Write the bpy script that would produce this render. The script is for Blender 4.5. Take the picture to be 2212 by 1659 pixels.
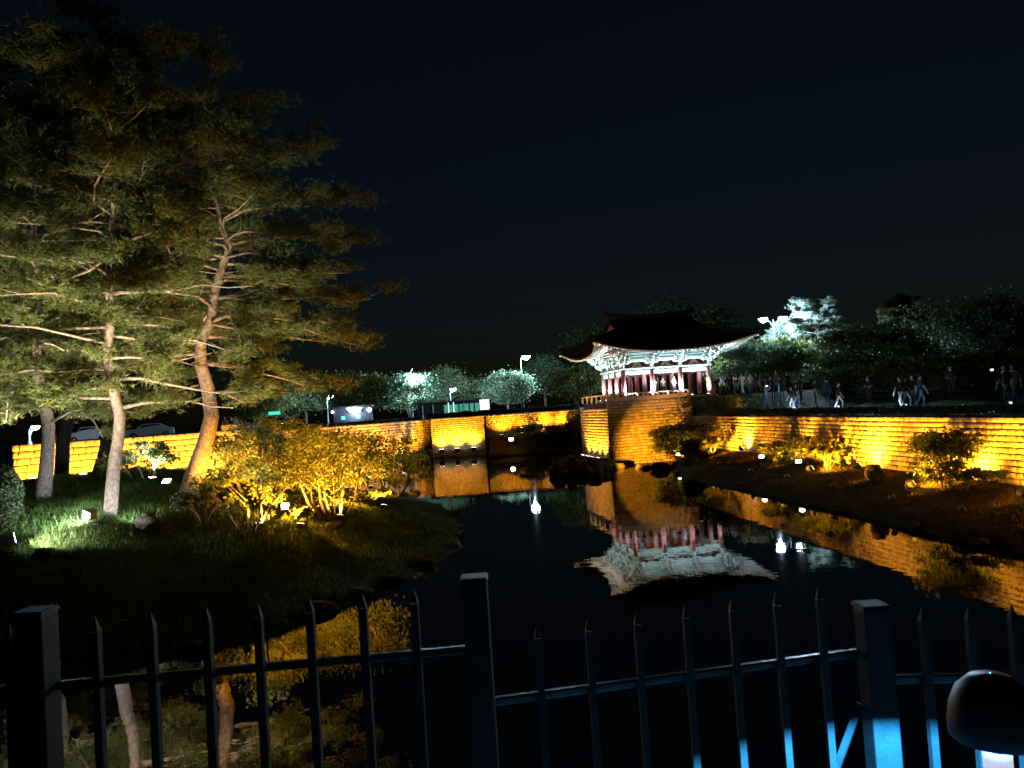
import bpy, bmesh, math, random
import numpy as np
from mathutils import Vector, Matrix, Euler

random.seed(7)
RNG = np.random.default_rng(11)
for o in list(bpy.data.objects):
    bpy.data.objects.remove(o)
SC = bpy.context.scene
COL = SC.collection
GAIN = 8.0
PI = math.pi

# ------------------------------------------------------------------ camera
EYE = Vector((0, 0, 5.0))
FPX = 1640.0                       # focal length for a 2212 px wide frame
ROLL = math.radians(3.8)
PITCH = math.atan(57 / FPX)
F0 = Vector((0, math.cos(PITCH), math.sin(PITCH)))
U0 = Vector((0, -math.sin(PITCH), math.cos(PITCH)))
R0 = Vector((1, 0, 0))
CR = R0 * math.cos(ROLL) - U0 * math.sin(ROLL)
CU = R0 * math.sin(ROLL) + U0 * math.cos(ROLL)
cam_d = bpy.data.cameras.new('camera')
cam_d.sensor_width = 36.0
cam_d.lens = 36.0 * FPX / 2212.0
cam_d.clip_start = 0.05
cam_d.clip_end = 3000
cam_d.dof.use_dof = True
cam_d.dof.focus_distance = 60
cam_d.dof.aperture_fstop = 7.0
cam = bpy.data.objects.new('camera', cam_d)
m = Matrix((CR, CU, -F0)).transposed().to_4x4()
m.translation = EYE
cam.matrix_world = m
COL.objects.link(cam)
SC.camera = cam

# ------------------------------------------------------------------ sky (deep night)
world = bpy.data.worlds.new('World')
SC.world = world
world.use_nodes = True
wn = world.node_tree
wn.nodes.clear()
w_out = wn.nodes.new('ShaderNodeOutputWorld')
w_bg = wn.nodes.new('ShaderNodeBackground')
w_sky = wn.nodes.new('ShaderNodeTexSky')
w_sky.sky_type = 'NISHITA'
w_sky.sun_disc = False
w_sky.sun_elevation = math.radians(3.0)
w_sky.sun_rotation = math.radians(200)
w_hue = wn.nodes.new('ShaderNodeHueSaturation')
w_hue.inputs['Saturation'].default_value = 0.9
w_mix = wn.nodes.new('ShaderNodeMix')
w_mix.data_type = 'RGBA'
w_mix.blend_type = 'MULTIPLY'
w_mix.inputs['Factor'].default_value = 1.0
w_mix.inputs[7].default_value = (0.42, 0.60, 1.0, 1)
wn.links.new(w_sky.outputs[0], w_hue.inputs['Color'])
wn.links.new(w_hue.outputs[0], w_mix.inputs[6])
wn.links.new(w_mix.outputs[2], w_bg.inputs['Color'])
w_bg.inputs['Strength'].default_value = 0.0038
wn.links.new(w_bg.outputs[0], w_out.inputs['Surface'])
sun_d = bpy.data.lights.new('moon', 'SUN')
sun_d.energy = 0.003
sun_d.angle = math.radians(0.5)
sun_d.color = (0.8, 0.88, 1.0)
sun = bpy.data.objects.new('moon', sun_d)
sun.rotation_euler = (math.radians(55), 0, math.radians(20))
COL.objects.link(sun)

vs = SC.view_settings
vs.view_transform = 'Standard'
vs.look = 'None'
vs.exposure = 0.0
vs.gamma = 1.0
vs.use_curve_mapping = False
SC.cycles.use_denoising = True
SC.cycles.max_bounces = 5
SC.cycles.diffuse_bounces = 2
SC.cycles.glossy_bounces = 3
SC.cycles.sample_clamp_indirect = 2.0
SC.cycles.caustics_reflective = False
SC.cycles.caustics_refractive = False

# light colours
ORANGE = (1.0, 0.365, 0.012)
AMBER = (1.0, 0.50, 0.06)
COOL = (0.80, 0.93, 1.0)
ICE = (0.52, 0.78, 1.0)
NEUTRAL = (1.0, 0.95, 0.86)
BLUE = (0.07, 0.50, 1.0)


# ------------------------------------------------------------------ helpers
def ray(px, py):
    return F0 + CR * ((px - 1106) / FPX) - CU * ((py - 829.5) / FPX)


def at(px, py, y):
    d = ray(px, py)
    return EYE + d * (y / d.y)


def on(px, py, zf, y0=10.0, y1=200.0):
    d = ray(px, py)
    y, best, bp_ = y0, 1e9, None
    while y < y1:
        p = EYE + d * (y / d.y)
        g = zf(p.x, p.y)
        if p.z <= g:
            return p
        if g > .4 and p.z - g < best:
            best, bp_ = p.z - g, p
        y += 0.1
    return bp_ if bp_ is not None else EYE + d * (y1 / d.y)


def material(name, color, rough=0.7, spec=0.3, noise=None, metallic=0.0, bump=0.0, bscale=20, emis=None,
             estr=0.0, var=0.0, transl=0.0):
    """Principled material; noise=(scale, dark, light) mixes two tones, var varies each piece a little."""
    mt = bpy.data.materials.new(name)
    mt.use_nodes = True
    nt = mt.node_tree
    b = nt.nodes['Principled BSDF']
    b.inputs['Base Color'].default_value = (*color, 1)
    b.inputs['Roughness'].default_value = rough
    b.inputs['Specular IOR Level'].default_value = spec
    b.inputs['Metallic'].default_value = metallic
    if emis:
        b.inputs['Emission Color'].default_value = (*emis, 1)
        b.inputs['Emission Strength'].default_value = estr
    tc = nt.nodes.new('ShaderNodeTexCoord')
    geo = nt.nodes.new('ShaderNodeNewGeometry')
    last = None
    if noise:
        n = nt.nodes.new('ShaderNodeTexNoise')
        n.inputs['Scale'].default_value = noise[0]
        n.inputs['Detail'].default_value = 6
        n.inputs['Roughness'].default_value = 0.65
        nt.links.new(geo.outputs['Position'], n.inputs['Vector'])
        r = nt.nodes.new('ShaderNodeValToRGB')
        r.color_ramp.elements[0].position = 0.32
        r.color_ramp.elements[1].position = 0.68
        r.color_ramp.elements[0].color = (*noise[1], 1)
        r.color_ramp.elements[1].color = (*noise[2], 1)
        nt.links.new(n.outputs['Fac'], r.inputs['Fac'])
        last = r.outputs['Color']
    if var:
        oi = nt.nodes.new('ShaderNodeObjectInfo')
        ad = nt.nodes.new('ShaderNodeMath')
        ad.operation = 'ADD'
        nt.links.new(oi.outputs['Random'], ad.inputs[0])
        nt.links.new(geo.outputs['Random Per Island'], ad.inputs[1])
        fr = nt.nodes.new('ShaderNodeMath')
        fr.operation = 'FRACT'
        nt.links.new(ad.outputs[0], fr.inputs[0])
        mr = nt.nodes.new('ShaderNodeMapRange')
        mr.inputs['To Min'].default_value = 1 - var
        mr.inputs['To Max'].default_value = 1 + var
        nt.links.new(fr.outputs[0], mr.inputs['Value'])
        hs = nt.nodes.new('ShaderNodeHueSaturation')
        nt.links.new(mr.outputs[0], hs.inputs['Value'])
        if last:
            nt.links.new(last, hs.inputs['Color'])
        else:
            hs.inputs['Color'].default_value = (*color, 1)
        last = hs.outputs['Color']
    if last:
        nt.links.new(last, b.inputs['Base Color'])
    if bump:
        n2 = nt.nodes.new('ShaderNodeTexNoise')
        n2.inputs['Scale'].default_value = bscale
        n2.inputs['Detail'].default_value = 5
        nt.links.new(geo.outputs['Position'], n2.inputs['Vector'])
        bp = nt.nodes.new('ShaderNodeBump')
        bp.inputs['Strength'].default_value = bump
        bp.inputs['Distance'].default_value = 0.05
        nt.links.new(n2.outputs['Fac'], bp.inputs['Height'])
        nt.links.new(bp.outputs[0], b.inputs['Normal'])
    if transl:
        tr = nt.nodes.new('ShaderNodeBsdfTranslucent')
        mx = nt.nodes.new('ShaderNodeMixShader')
        mx.inputs[0].default_value = transl
        if last:
            nt.links.new(last, tr.inputs['Color'])
        else:
            tr.inputs['Color'].default_value = (*color, 1)
        nt.links.new(b.outputs[0], mx.inputs[1])
        nt.links.new(tr.outputs[0], mx.inputs[2])
        nt.links.new(mx.outputs[0], nt.nodes['Material Output'].inputs['Surface'])
    return mt


M = {}
M['stone'] = material('stone', (.4, .34, .26), .85, .2, (2.2, (.25, .21, .15), (.47, .41, .32)), bump=.5, bscale=14, var=.24)
M['stone_big'] = material('stone_big', (.45, .4, .32), .85, .2, (1.2, (.36, .31, .24), (.52, .46, .37)), bump=.4, bscale=10, var=.12)
M['mortar'] = material('mortar', (.05, .04, .03), .95, .1, (5, (.035, .03, .022), (.07, .06, .045)))
M['rock'] = material('rock', (.08, .07, .055), .9, .2, (3, (.035, .03, .024), (.11, .098, .08)), bump=.8, bscale=9)
M['grass_ground'] = material('grass_ground', (.03, .045, .015), .95, .1, (1.8, (.022, .024, .01), (.055, .075, .022)), bump=.9, bscale=18)
M['dry_ground'] = material('dry_ground', (.05, .045, .02), .95, .1, (1.5, (.022, .02, .009), (.055, .046, .02)), bump=.9, bscale=12)
M['earth'] = material('earth', (.06, .055, .045), .95, .1, (.6, (.04, .038, .03), (.09, .08, .06)))
M['paving'] = material('paving', (.03, .028, .027), .9, .15, (3, (.02, .019, .018), (.04, .038, .036)), bump=.3)
M['blade'] = material('blade', (.07, .13, .03), .6, .3, (.8, (.05, .09, .02), (.10, .18, .04)), var=.3, transl=.35)
M['dry_blade'] = material('dry_blade', (.12, .10, .04), .7, .2, (.9, (.04, .036, .012), (.10, .08, .03)), var=.3, transl=.3)
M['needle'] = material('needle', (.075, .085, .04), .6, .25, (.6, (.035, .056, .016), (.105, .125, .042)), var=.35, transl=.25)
M['needle_lit'] = material('needle_lit', (.15, .18, .15), .6, .25, (.6, (.10, .13, .10), (.2, .23, .19)), var=.3, transl=.25)  # street lamp light put into a lighter needle colour
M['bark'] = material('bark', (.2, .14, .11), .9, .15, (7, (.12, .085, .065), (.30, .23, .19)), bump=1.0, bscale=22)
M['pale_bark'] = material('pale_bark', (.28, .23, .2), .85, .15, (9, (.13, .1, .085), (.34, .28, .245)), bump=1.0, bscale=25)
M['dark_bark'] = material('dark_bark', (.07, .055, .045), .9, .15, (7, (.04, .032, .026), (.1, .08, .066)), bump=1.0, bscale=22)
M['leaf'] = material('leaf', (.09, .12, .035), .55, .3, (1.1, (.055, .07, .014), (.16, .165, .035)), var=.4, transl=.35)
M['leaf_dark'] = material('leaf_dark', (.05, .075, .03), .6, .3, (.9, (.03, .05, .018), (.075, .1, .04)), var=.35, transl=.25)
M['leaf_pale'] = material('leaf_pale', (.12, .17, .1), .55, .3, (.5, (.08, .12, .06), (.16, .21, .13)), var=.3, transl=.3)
M['column_red'] = material('column_red', (.38, .16, .155), .6, .3, (3, (.32, .125, .12), (.43, .19, .185)))
M['panel_red'] = material('panel_red', (.13, .035, .028), .7, .25, (4, (.10, .026, .02), (.16, .045, .036)))
M['teal'] = material('teal', (.20, .37, .35), .6, .3, (5, (.15, .30, .28), (.27, .43, .41)), var=.18)
M['pale_teal'] = material('pale_teal', (.30, .42, .41), .6, .3, (5, (.24, .35, .34), (.36, .47, .46)), var=.16)
M['cream'] = material('cream', (.50, .52, .51), .7, .25, (4, (.42, .44, .43), (.56, .57, .56)), var=.10)
M['rail_stone'] = material('rail_stone', (.45, .41, .36), .8, .2, (5, (.36, .32, .28), (.5, .46, .41)))
M['white_end'] = material('white_end', (.7, .68, .64), .6, .3)
M['roof_tile'] = material('roof_tile', (.012, .013, .015), .95, .04, (4, (.008, .009, .011), (.016, .017, .02)), var=.2)
M['iron'] = material('iron', (.010, .028, .036), .6, .3, (14, (.007, .02, .026), (.014, .036, .045)), bump=.12, bscale=90)
M['iron_rail'] = material('iron_rail', (.05, .05, .052), .25, .7, (20, (.04, .04, .042), (.06, .06, .062)), bump=.06, bscale=40)
M['metal_dark'] = material('metal_dark', (.03, .03, .032), .5, .5, (20, (.022, .022, .024), (.04, .04, .042)))
M['metal_grey'] = material('metal_grey', (.32, .32, .34), .45, .5, (20, (.26, .26, .28), (.38, .38, .4)))
M['metal_green'] = material('metal_green', (.03, .07, .075), .45, .5, (20, (.022, .055, .06), (.04, .085, .09)))
M['lens_orange'] = material('lens_orange', (.8, .7, .5), .3, .5, emis=(1.0, .72, .28), estr=14)
M['lens_dim'] = material('lens_dim', (.5, .4, .25), .4, .4, emis=(1.0, .55, .12), estr=.6)
M['lens_hot'] = material('lens_hot', (.8, .7, .5), .3, .5, emis=(1.0, .85, .55), estr=22)
M['lens_white'] = material('lens_white', (.8, .8, .8), .3, .5, emis=(.86, .92, 1.0), estr=22)
M['lens_blue'] = material('lens_blue', (.8, .8, .8), .3, .5, emis=(.6, .76, 1.0), estr=60)
M['lamp_tube'] = material('lamp_tube', (.06, .06, .065), .5, .2, emis=(.72, .74, 1.0), estr=.75)
M['bulb'] = material('bulb', (.8, .8, .8), .3, .5, emis=(.62, .8, 1.0), estr=30)
M['lit_white'] = material('lit_white', (.8, .8, .8), .4, .4, emis=(.78, .88, 1.0), estr=1.6)
M['lit_green'] = material('lit_green', (.2, .5, .35), .4, .4, emis=(.06, .40, .2), estr=.45)
M['lit_green_sign'] = material('lit_green_sign', (.1, .5, .4), .4, .4, emis=(.05, .8, .5), estr=1.2)
M['lit_pink'] = material('lit_pink', (.7, .5, .5), .4, .4, emis=(1.0, .55, .55), estr=1.3)
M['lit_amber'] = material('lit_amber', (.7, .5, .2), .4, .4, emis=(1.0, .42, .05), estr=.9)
M['screen'] = material('screen', (.6, .6, .7), .3, .4, emis=(.75, .9, 1.0), estr=5)
M['white_paint'] = material('white_paint', (.72, .72, .74), .5, .3, (10, (.66, .66, .68), (.76, .76, .78)))
M['navy_paint'] = material('navy_paint', (.03, .04, .07), .5, .4, (10, (.025, .03, .055), (.04, .05, .085)))
M['glass_dark'] = material('glass_dark', (.02, .022, .025), .1, .6)
M['rubber'] = material('rubber', (.02, .02, .02), .8, .2)
M['concrete'] = material('concrete', (.3, .29, .27), .85, .2, (5, (.24, .23, .21), (.35, .34, .32)), bump=.3)


class MB:
    """collects shapes and links them as one mesh object"""

    def __init__(s):
        s.v, s.f = [], []

    def add(s, vs_, fs):
        n = len(s.v)
        s.v += [tuple(p) for p in vs_]
        s.f += [tuple(i + n for i in q) for q in fs]
        return s

    def box(s, c, size, rz=0.0, mat=None, top=1.0):
        hx, hy, hz = size[0] / 2, size[1] / 2, size[2] / 2
        pts = [Vector((x * hx * (top if z > 0 else 1), y * hy * (top if z > 0 else 1), z * hz)) for z in (-1, 1) for x, y in
               ((-1, -1), (1, -1), (1, 1), (-1, 1))]
        R = mat if mat is not None else Matrix.Rotation(rz, 3, 'Z')
        pts = [R @ p + Vector(c) for p in pts]
        return s.add(pts, [(3, 2, 1, 0), (4, 5, 6, 7), (0, 1, 5, 4), (1, 2, 6, 5), (2, 3, 7, 6), (3, 0, 4, 7)])

    def tube(s, pts, rads, n=8, cap=True, up=None):
        pts = [Vector(p) for p in pts]
        if not hasattr(rads, '__len__'):
            rads = [rads] * len(pts)
        base = len(s.v)
        ref = Vector(up) if up else Vector((0.13, 0.21, 1)) if abs((pts[-1] - pts[0]).normalized().z) < .9 else Vector((1, .1, 0))
        for i, p in enumerate(pts):
            a, b = pts[max(i - 1, 0)], pts[min(i + 1, len(pts) - 1)]
            t = (b - a).normalized()
            x = ref.cross(t).normalized()
            y = t.cross(x)
            for k in range(n):
                an = 2 * PI * k / n
                s.v.append(tuple(p + (x * math.cos(an) + y * math.sin(an)) * rads[i]))
        for i in range(len(pts) - 1):
            for k in range(n):
                k2 = (k + 1) % n
                s.f.append((base + i * n + k, base + i * n + k2, base + (i + 1) * n + k2, base + (i + 1) * n + k))
        if cap:
            s.f.append(tuple(base + k for k in range(n))[::-1])
            e = base + (len(pts) - 1) * n
            s.f.append(tuple(e + k for k in range(n)))
        return s

    def lathe(s, c, prof, n=16, mat=None, close=True):
        base = len(s.v)
        R = mat or Matrix.Identity(3)
        for r, z in prof:
            for k in range(n):
                a = 2 * PI * k / n
                s.v.append(tuple(R @ Vector((r * math.cos(a), r * math.sin(a), z)) + Vector(c)))
        for i in range(len(prof) - 1):
            for k in range(n):
                k2 = (k + 1) % n
                s.f.append((base + i * n + k, base + i * n + k2, base + (i + 1) * n + k2, base + (i + 1) * n + k))
        if close and prof[0][0] > 1e-4:
            s.f.append(tuple(base + k for k in range(n))[::-1])
        if close and prof[-1][0] > 1e-4:
            e = base + (len(prof) - 1) * n
            s.f.append(tuple(e + k for k in range(n)))
        return s

    def mesh(s, name, mt):
        me = bpy.data.meshes.new(name)
        me.from_pydata(s.v, [], s.f)
        if mt:
            me.materials.append(mt)
        me.update()
        return me

    def build(s, name, mt, parent=None, smooth=False, bevel=0.0, loc=None):
        o = link(name, s.mesh(name, mt), parent)
        if loc is not None:
            o.location = loc
        if smooth:
            for p in o.data.polygons:
                p.use_smooth = True
        if bevel:
            md = o.modifiers.new('bevel', 'BEVEL')
            md.width = bevel
            md.segments = 2
            md.limit_method = 'ANGLE'
        return o


def link(name, me, parent=None):
    o = bpy.data.objects.new(name, me)
    COL.objects.link(o)
    if parent is not None:
        o.parent = parent
    return o


def tag(o, label=None, cat=None, group=None, kind=None):
    if label:
        o['label'] = label
    if cat:
        o['category'] = cat
    if group:
        o['group'] = group
    if kind:
        o['kind'] = kind
    return o


def thing(name, label, cat, loc, rz=0.0, group=None):
    o = bpy.data.objects.new(name, None)
    o.empty_display_size = .3
    COL.objects.link(o)
    o.location = loc
    o.rotation_euler = (0, 0, rz)
    return tag(o, label, cat, group)


def copy_tree(root, loc, rz=None, label=None, scale=None):
    r = root.copy()
    COL.objects.link(r)
    r.location = loc
    if rz is not None:
        r.rotation_euler = (0, 0, rz)
    if scale:
        r.scale = (scale,) * 3
    if label:
        r['label'] = label
    for ch in list(root.children):
        c = ch.copy()
        COL.objects.link(c)
        c.parent = r
        for g in list(ch.children):
            d = g.copy()
            COL.objects.link(d)
            d.parent = c
    return r


def np_mesh(name, V, Fc, mt, smooth=False):
    V = np.asarray(V, np.float32)
    Fc = np.asarray(Fc, np.int32)
    me = bpy.data.meshes.new(name)
    me.vertices.add(len(V))
    me.vertices.foreach_set('co', V.ravel())
    k = Fc.shape[1]
    me.loops.add(Fc.size)
    me.loops.foreach_set('vertex_index', Fc.ravel())
    me.polygons.add(len(Fc))
    me.polygons.foreach_set('loop_start', np.arange(0, Fc.size, k, dtype=np.int32))
    me.polygons.foreach_set('loop_total', np.full(len(Fc), k, np.int32))
    if smooth:
        me.polygons.foreach_set('use_smooth', np.ones(len(Fc), bool))
    me.materials.append(mt)
    me.update(calc_edges=True)
    me.validate()
    return me


def unit(a):
    return a / np.maximum(np.linalg.norm(a, axis=1, keepdims=True), 1e-9)


def leaf_mesh(name, C, size, mt, flat=0.0):
    """one folded leaf-shaped quad per centre"""
    n = len(C)
    d = RNG.normal(size=(n, 3))
    d[:, 2] *= (1 - flat)
    d = unit(d)
    e = unit(np.cross(d, RNG.normal(size=(n, 3))))
    s = (size * RNG.uniform(.6, 1.4, n))[:, None]
    V = np.empty((n, 4, 3))
    V[:, 0] = C - d * s
    V[:, 1] = C + e * s * .45
    V[:, 2] = C + d * s
    V[:, 3] = C - e * s * .45
    return np_mesh(name, V.reshape(-1, 3), np.arange(n * 4).reshape(n, 4), mt)


def tuft_mesh(name, C, length, width, nb, mt, up=.5):
    """needle tufts: nb thin triangles radiating from each centre"""
    n = len(C) * nb
    B = np.repeat(C, nb, axis=0)
    d = RNG.normal(size=(n, 3))
    d[:, 2] = d[:, 2] * .7 + up
    d = unit(d)
    e = unit(np.cross(d, RNG.normal(size=(n, 3))))
    L = (length * RNG.uniform(.7, 1.3, n))[:, None]
    V = np.empty((n, 3, 3))
    V[:, 0] = B - e * width
    V[:, 1] = B + e * width
    V[:, 2] = B + d * L
    return np_mesh(name, V.reshape(-1, 3), np.arange(n * 3).reshape(n, 3), mt)


# ------------------------------------------------------------------ ground forms
ISLAND = np.array([(-40, 11), (-20, 13), (-9.3, 15.6), (-6.5, 18.3), (-4.6, 21.5), (-3.4, 24.2), (-2.6, 28), (-2.4, 32),
                   (-3.0, 37), (-4.6, 43), (-7, 49), (-12, 51), (-20, 48), (-28, 42), (-45, 38), (-80, 36), (-80, 11)], float)


def poly_sd(P, poly):
    """signed distance (positive inside) from points P (n,2) to a polygon"""
    A, B = poly, np.roll(poly, -1, axis=0)
    best = np.full(len(P), 1e9)
    inside = np.zeros(len(P), bool)
    for a, b in zip(A, B):
        ab = b - a
        t = np.clip(((P - a) @ ab) / (ab @ ab), 0, 1)
        dd = np.linalg.norm(P - (a + t[:, None] * ab), axis=1)
        best = np.minimum(best, dd)
        c = ((a[1] > P[:, 1]) != (b[1] > P[:, 1]))
        xi = (b[0] - a[0]) * (P[:, 1] - a[1]) / (b[1] - a[1] + 1e-12) + a[0]
        inside ^= c & (P[:, 0] < xi)
    return np.where(inside, best, -best)


def wav(x, y):
    return .5 * np.sin(x * .9 + y * .37) + .3 * np.sin(x * .31 - y * 1.1 + 2) + .2 * np.sin(x * 2.1 + y * 1.7 + 1)


def island_np(P):
    s = poly_sd(P, ISLAND) + .35 * wav(P[:, 0], P[:, 1])
    t = np.clip(s / 12.5, 0, 1)
    z = .22 * (1 - np.exp(-np.maximum(s, 0) / .4)) + 2.5 * (t * t * (3 - 2 * t) * .5 + t * .5) + .07 * wav(P[:, 0] * 1.7, P[:, 1] * 1.7) * (s > 1)
    z = z + .88 * np.exp(-((P[:, 0] + 21) / 8) ** 2 - ((P[:, 1] - 35) / 6) ** 2) * t
    return np.where(s > 0, z, np.maximum(-1.2, s * .6))


def island_z(x, y):
    return float(island_np(np.array([[x, y]]))[0])


def wall_x(y):                       # line of the long wall on the right
    return 15.8 - .0897 * (y - 48.9)


EDGE_Y = [5, 14, 22, 30, 38, 45, 51, 56, 60, 62, 64]
EDGE_X = [14.6, 14.3, 13.9, 13.1, 12.3, 11.3, 10.5, 11.0, 12.6, 14.2, 14.3]


def bank_np(X, Y):
    e = np.interp(Y, EDGE_Y, EDGE_X) + .22 * wav(X * .2, Y * 1.6)
    w = wall_x(Y)
    s = X - e
    t = np.clip(s / np.maximum(w - e, .2), 0, 1.2)
    z = .2 * (1 - np.exp(-np.maximum(s, 0) / .25)) + .95 * t ** .8 + .05 * wav(X * 2, Y * 2)
    return np.where(s > 0, z, np.maximum(-1.0, s * .9))


def bank_z(x, y):
    return float(bank_np(np.array([x]), np.array([float(y)]))[0])


def back_np(X, Y):
    e = np.where(X > -3.0, 83.6 - .12 * X, np.where(X > -10.4, 96.0, 92.2 + (X + 10.6) * 1.816 - 3.2)) + .3 * wav(X * 1.1, Y * .3)
    s = Y - e
    return np.where(s > 0, np.minimum(1.9, .15 + s * .24 + .06 * wav(X * 2, Y * 2)), np.maximum(-1, s * .7))


def back_z(x, y):
    return float(back_np(np.array([float(x)]), np.array([float(y)]))[0])


def grid(name, xs, ys, zf, mt, kind='structure'):
    X, Y = np.meshgrid(xs, ys)
    Z = zf(X.ravel(), Y.ravel())
    V = np.stack([X.ravel(), Y.ravel(), Z], 1)
    nx, ny = len(xs), len(ys)
    i = (np.arange(ny - 1)[:, None] * nx + np.arange(nx - 1)[None]).ravel()
    Fc = np.stack([i, i + 1, i + nx + 1, i + nx], 1)
    o = link(name, np_mesh(name, V, Fc, mt, True))
    return tag(o, kind=kind)


# water
wm = bpy.data.materials.new('water')
wm.use_nodes = True
nt = wm.node_tree
b = nt.nodes['Principled BSDF']
b.inputs['Base Color'].default_value = (.004, .006, .006, 1)
b.inputs['Roughness'].default_value = .012
b.inputs['IOR'].default_value = 1.7
geo = nt.nodes.new('ShaderNodeNewGeometry')
bp = nt.nodes.new('ShaderNodeBump')
bp.inputs['Strength'].default_value = .055
bp.inputs['Distance'].default_value = .05
n1 = nt.nodes.new('ShaderNodeTexNoise')
n1.inputs['Scale'].default_value = 1.3
n1.inputs['Detail'].default_value = 3
nt.links.new(geo.outputs['Position'], n1.inputs['Vector'])
nt.links.new(n1.outputs['Fac'], bp.inputs['Height'])
nt.links.new(bp.outputs[0], b.inputs['Normal'])
M['water'] = wm
tag(MB().add([(-300, -5, 0), (300, -5, 0), (300, 140, 0), (-300, 140, 0)], [(0, 1, 2, 3)]).build('pond_water', wm), kind='structure')

# pond bed and everything out to the horizon
tag(MB().add([(-1500, -600, -1.5), (1500, -600, -1.5), (1500, 2400, -1.5), (-1500, 2400, -1.5)], [(0, 1, 2, 3)]).build('ground', M['earth']), kind='structure')
grid('lawn', np.concatenate([np.arange(-82, -26, 1.5), np.arange(-26, 1.5, .33)]), np.arange(9, 53, .33),
     lambda x, y: island_np(np.stack([x, y], 1)), M['grass_ground'])
grid('grassy_bank', np.arange(8.5, 20, .28), np.arange(6, 64.5, .33), bank_np, M['dry_ground'])
grid('pond_bank', np.arange(-24, 9, .35), np.arange(66, 93.2, .4), back_np, M['dry_ground'])

# upper ground behind the walls
BACK_Z, WALL_Z, BAST_Z = 4.58, 3.57, 5.12
tag(MB().add([(-1200, 140, BACK_Z), (-70, 76, BACK_Z), (-33.3, 50.4, BACK_Z), (-11, 92.6, BACK_Z), (8.4, 91.6, BACK_Z), (6.5, 71.3, BACK_Z),
              (14, 72, BACK_Z), (60, 90, BACK_Z), (1200, 140, BACK_Z), (1200, 2000, BACK_Z), (-1200, 2000, BACK_Z)],
             [(0, 1, 2, 3, 10), (3, 4, 9, 10), (4, 5, 6), (4, 6, 7), (4, 7, 8, 9)]).build('upper_ground', M['earth']), kind='structure')


def right_np(S, Y):
    up = np.clip((Y - 52) / 9, 0, 1)
    up = up * up * (3 - 2 * up)
    z = WALL_Z - .03 + np.clip((S - .5) * .11, 0, 1.2)
    return z + up * (BAST_Z - .05 - z) * np.clip((S - .2) / 1.5, 0, 1)


def terrace_z(x, y):
    return float(right_np(np.array([x - wall_x(y) - .3]), np.array([float(y)]))[0])


ss = np.concatenate([np.arange(0, 3, .3), np.arange(3, 30, 2.0), np.array([60, 150, 500, 1200.])])
yy = np.concatenate([np.arange(-60, 10, 10), np.arange(10, 90, 1.0), np.array([91.])])
S_, Y_ = np.meshgrid(ss, yy)
Zr = right_np(S_.ravel(), Y_.ravel())
Vr = np.stack([(S_ + wall_x(Y_) + .3).ravel(), Y_.ravel(), Zr], 1)
nx = len(ss)
i_ = (np.arange(len(yy) - 1)[:, None] * nx + np.arange(nx - 1)[None]).ravel()
tag(link('terrace', np_mesh('terrace', Vr, np.stack([i_, i_ + 1, i_ + nx + 1, i_ + nx], 1), M['grass_ground'], True)), kind='structure')

# the walk the picture is taken from, held by a stone edge above the water
tag(MB().box((0, 0.2, 1.65), (40, 5.6, 3.3)).build('path', M['paving'], bevel=.03), kind='structure')

# ------------------------------------------------------------------ stone walls
STONE_V = []
for k in range(5):
    r = random.Random(k)
    j = lambda a: r.uniform(-a, a)
    ins = .03
    v = [(-.5, 0, -.5), (.5, 0, -.5), (.5, 0, .5), (-.5, 0, .5)]
    v += [(-.49 + j(.015), -.75, -.48 + j(.02)), (.49 + j(.015), -.75, -.48 + j(.02)), (.49 + j(.015), -.75, .48 + j(.02)), (-.49 + j(.015), -.75, .48 + j(.02))]
    v += [(-.5 + ins + j(.02), -1 + j(.10), -.5 + ins * 1.6 + j(.025)), (.5 - ins + j(.02), -1 + j(.10), -.5 + ins * 1.6 + j(.025)),
          (.5 - ins + j(.02), -1 + j(.10), .5 - ins * 1.6 + j(.025)), (-.5 + ins + j(.02), -1 + j(.10), .5 - ins * 1.6 + j(.025))]
    STONE_V.append(np.array(v))
STONE_F = [(8, 9, 10, 11), (4, 5, 9, 8), (5, 6, 10, 9), (6, 7, 11, 10), (7, 4, 8, 11), (0, 1, 5, 4), (1, 2, 6, 5), (2, 3, 7, 6), (3, 0, 4, 7)]


def stone_meshes(mt):
    return [np_mesh('stone', v, np.concatenate([np.array(STONE_F)]), mt) for v in STONE_V]


SM = {k: stone_meshes(M[k]) for k in ('stone', 'stone_big')}


def in_frame(p):
    d = p - EYE
    q = d.dot(F0)
    if q < 1:
        return False
    a, bb = d.dot(CR) / q * FPX, d.dot(CU) / q * FPX
    return abs(a) < 1110 and abs(bb) < 832


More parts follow.
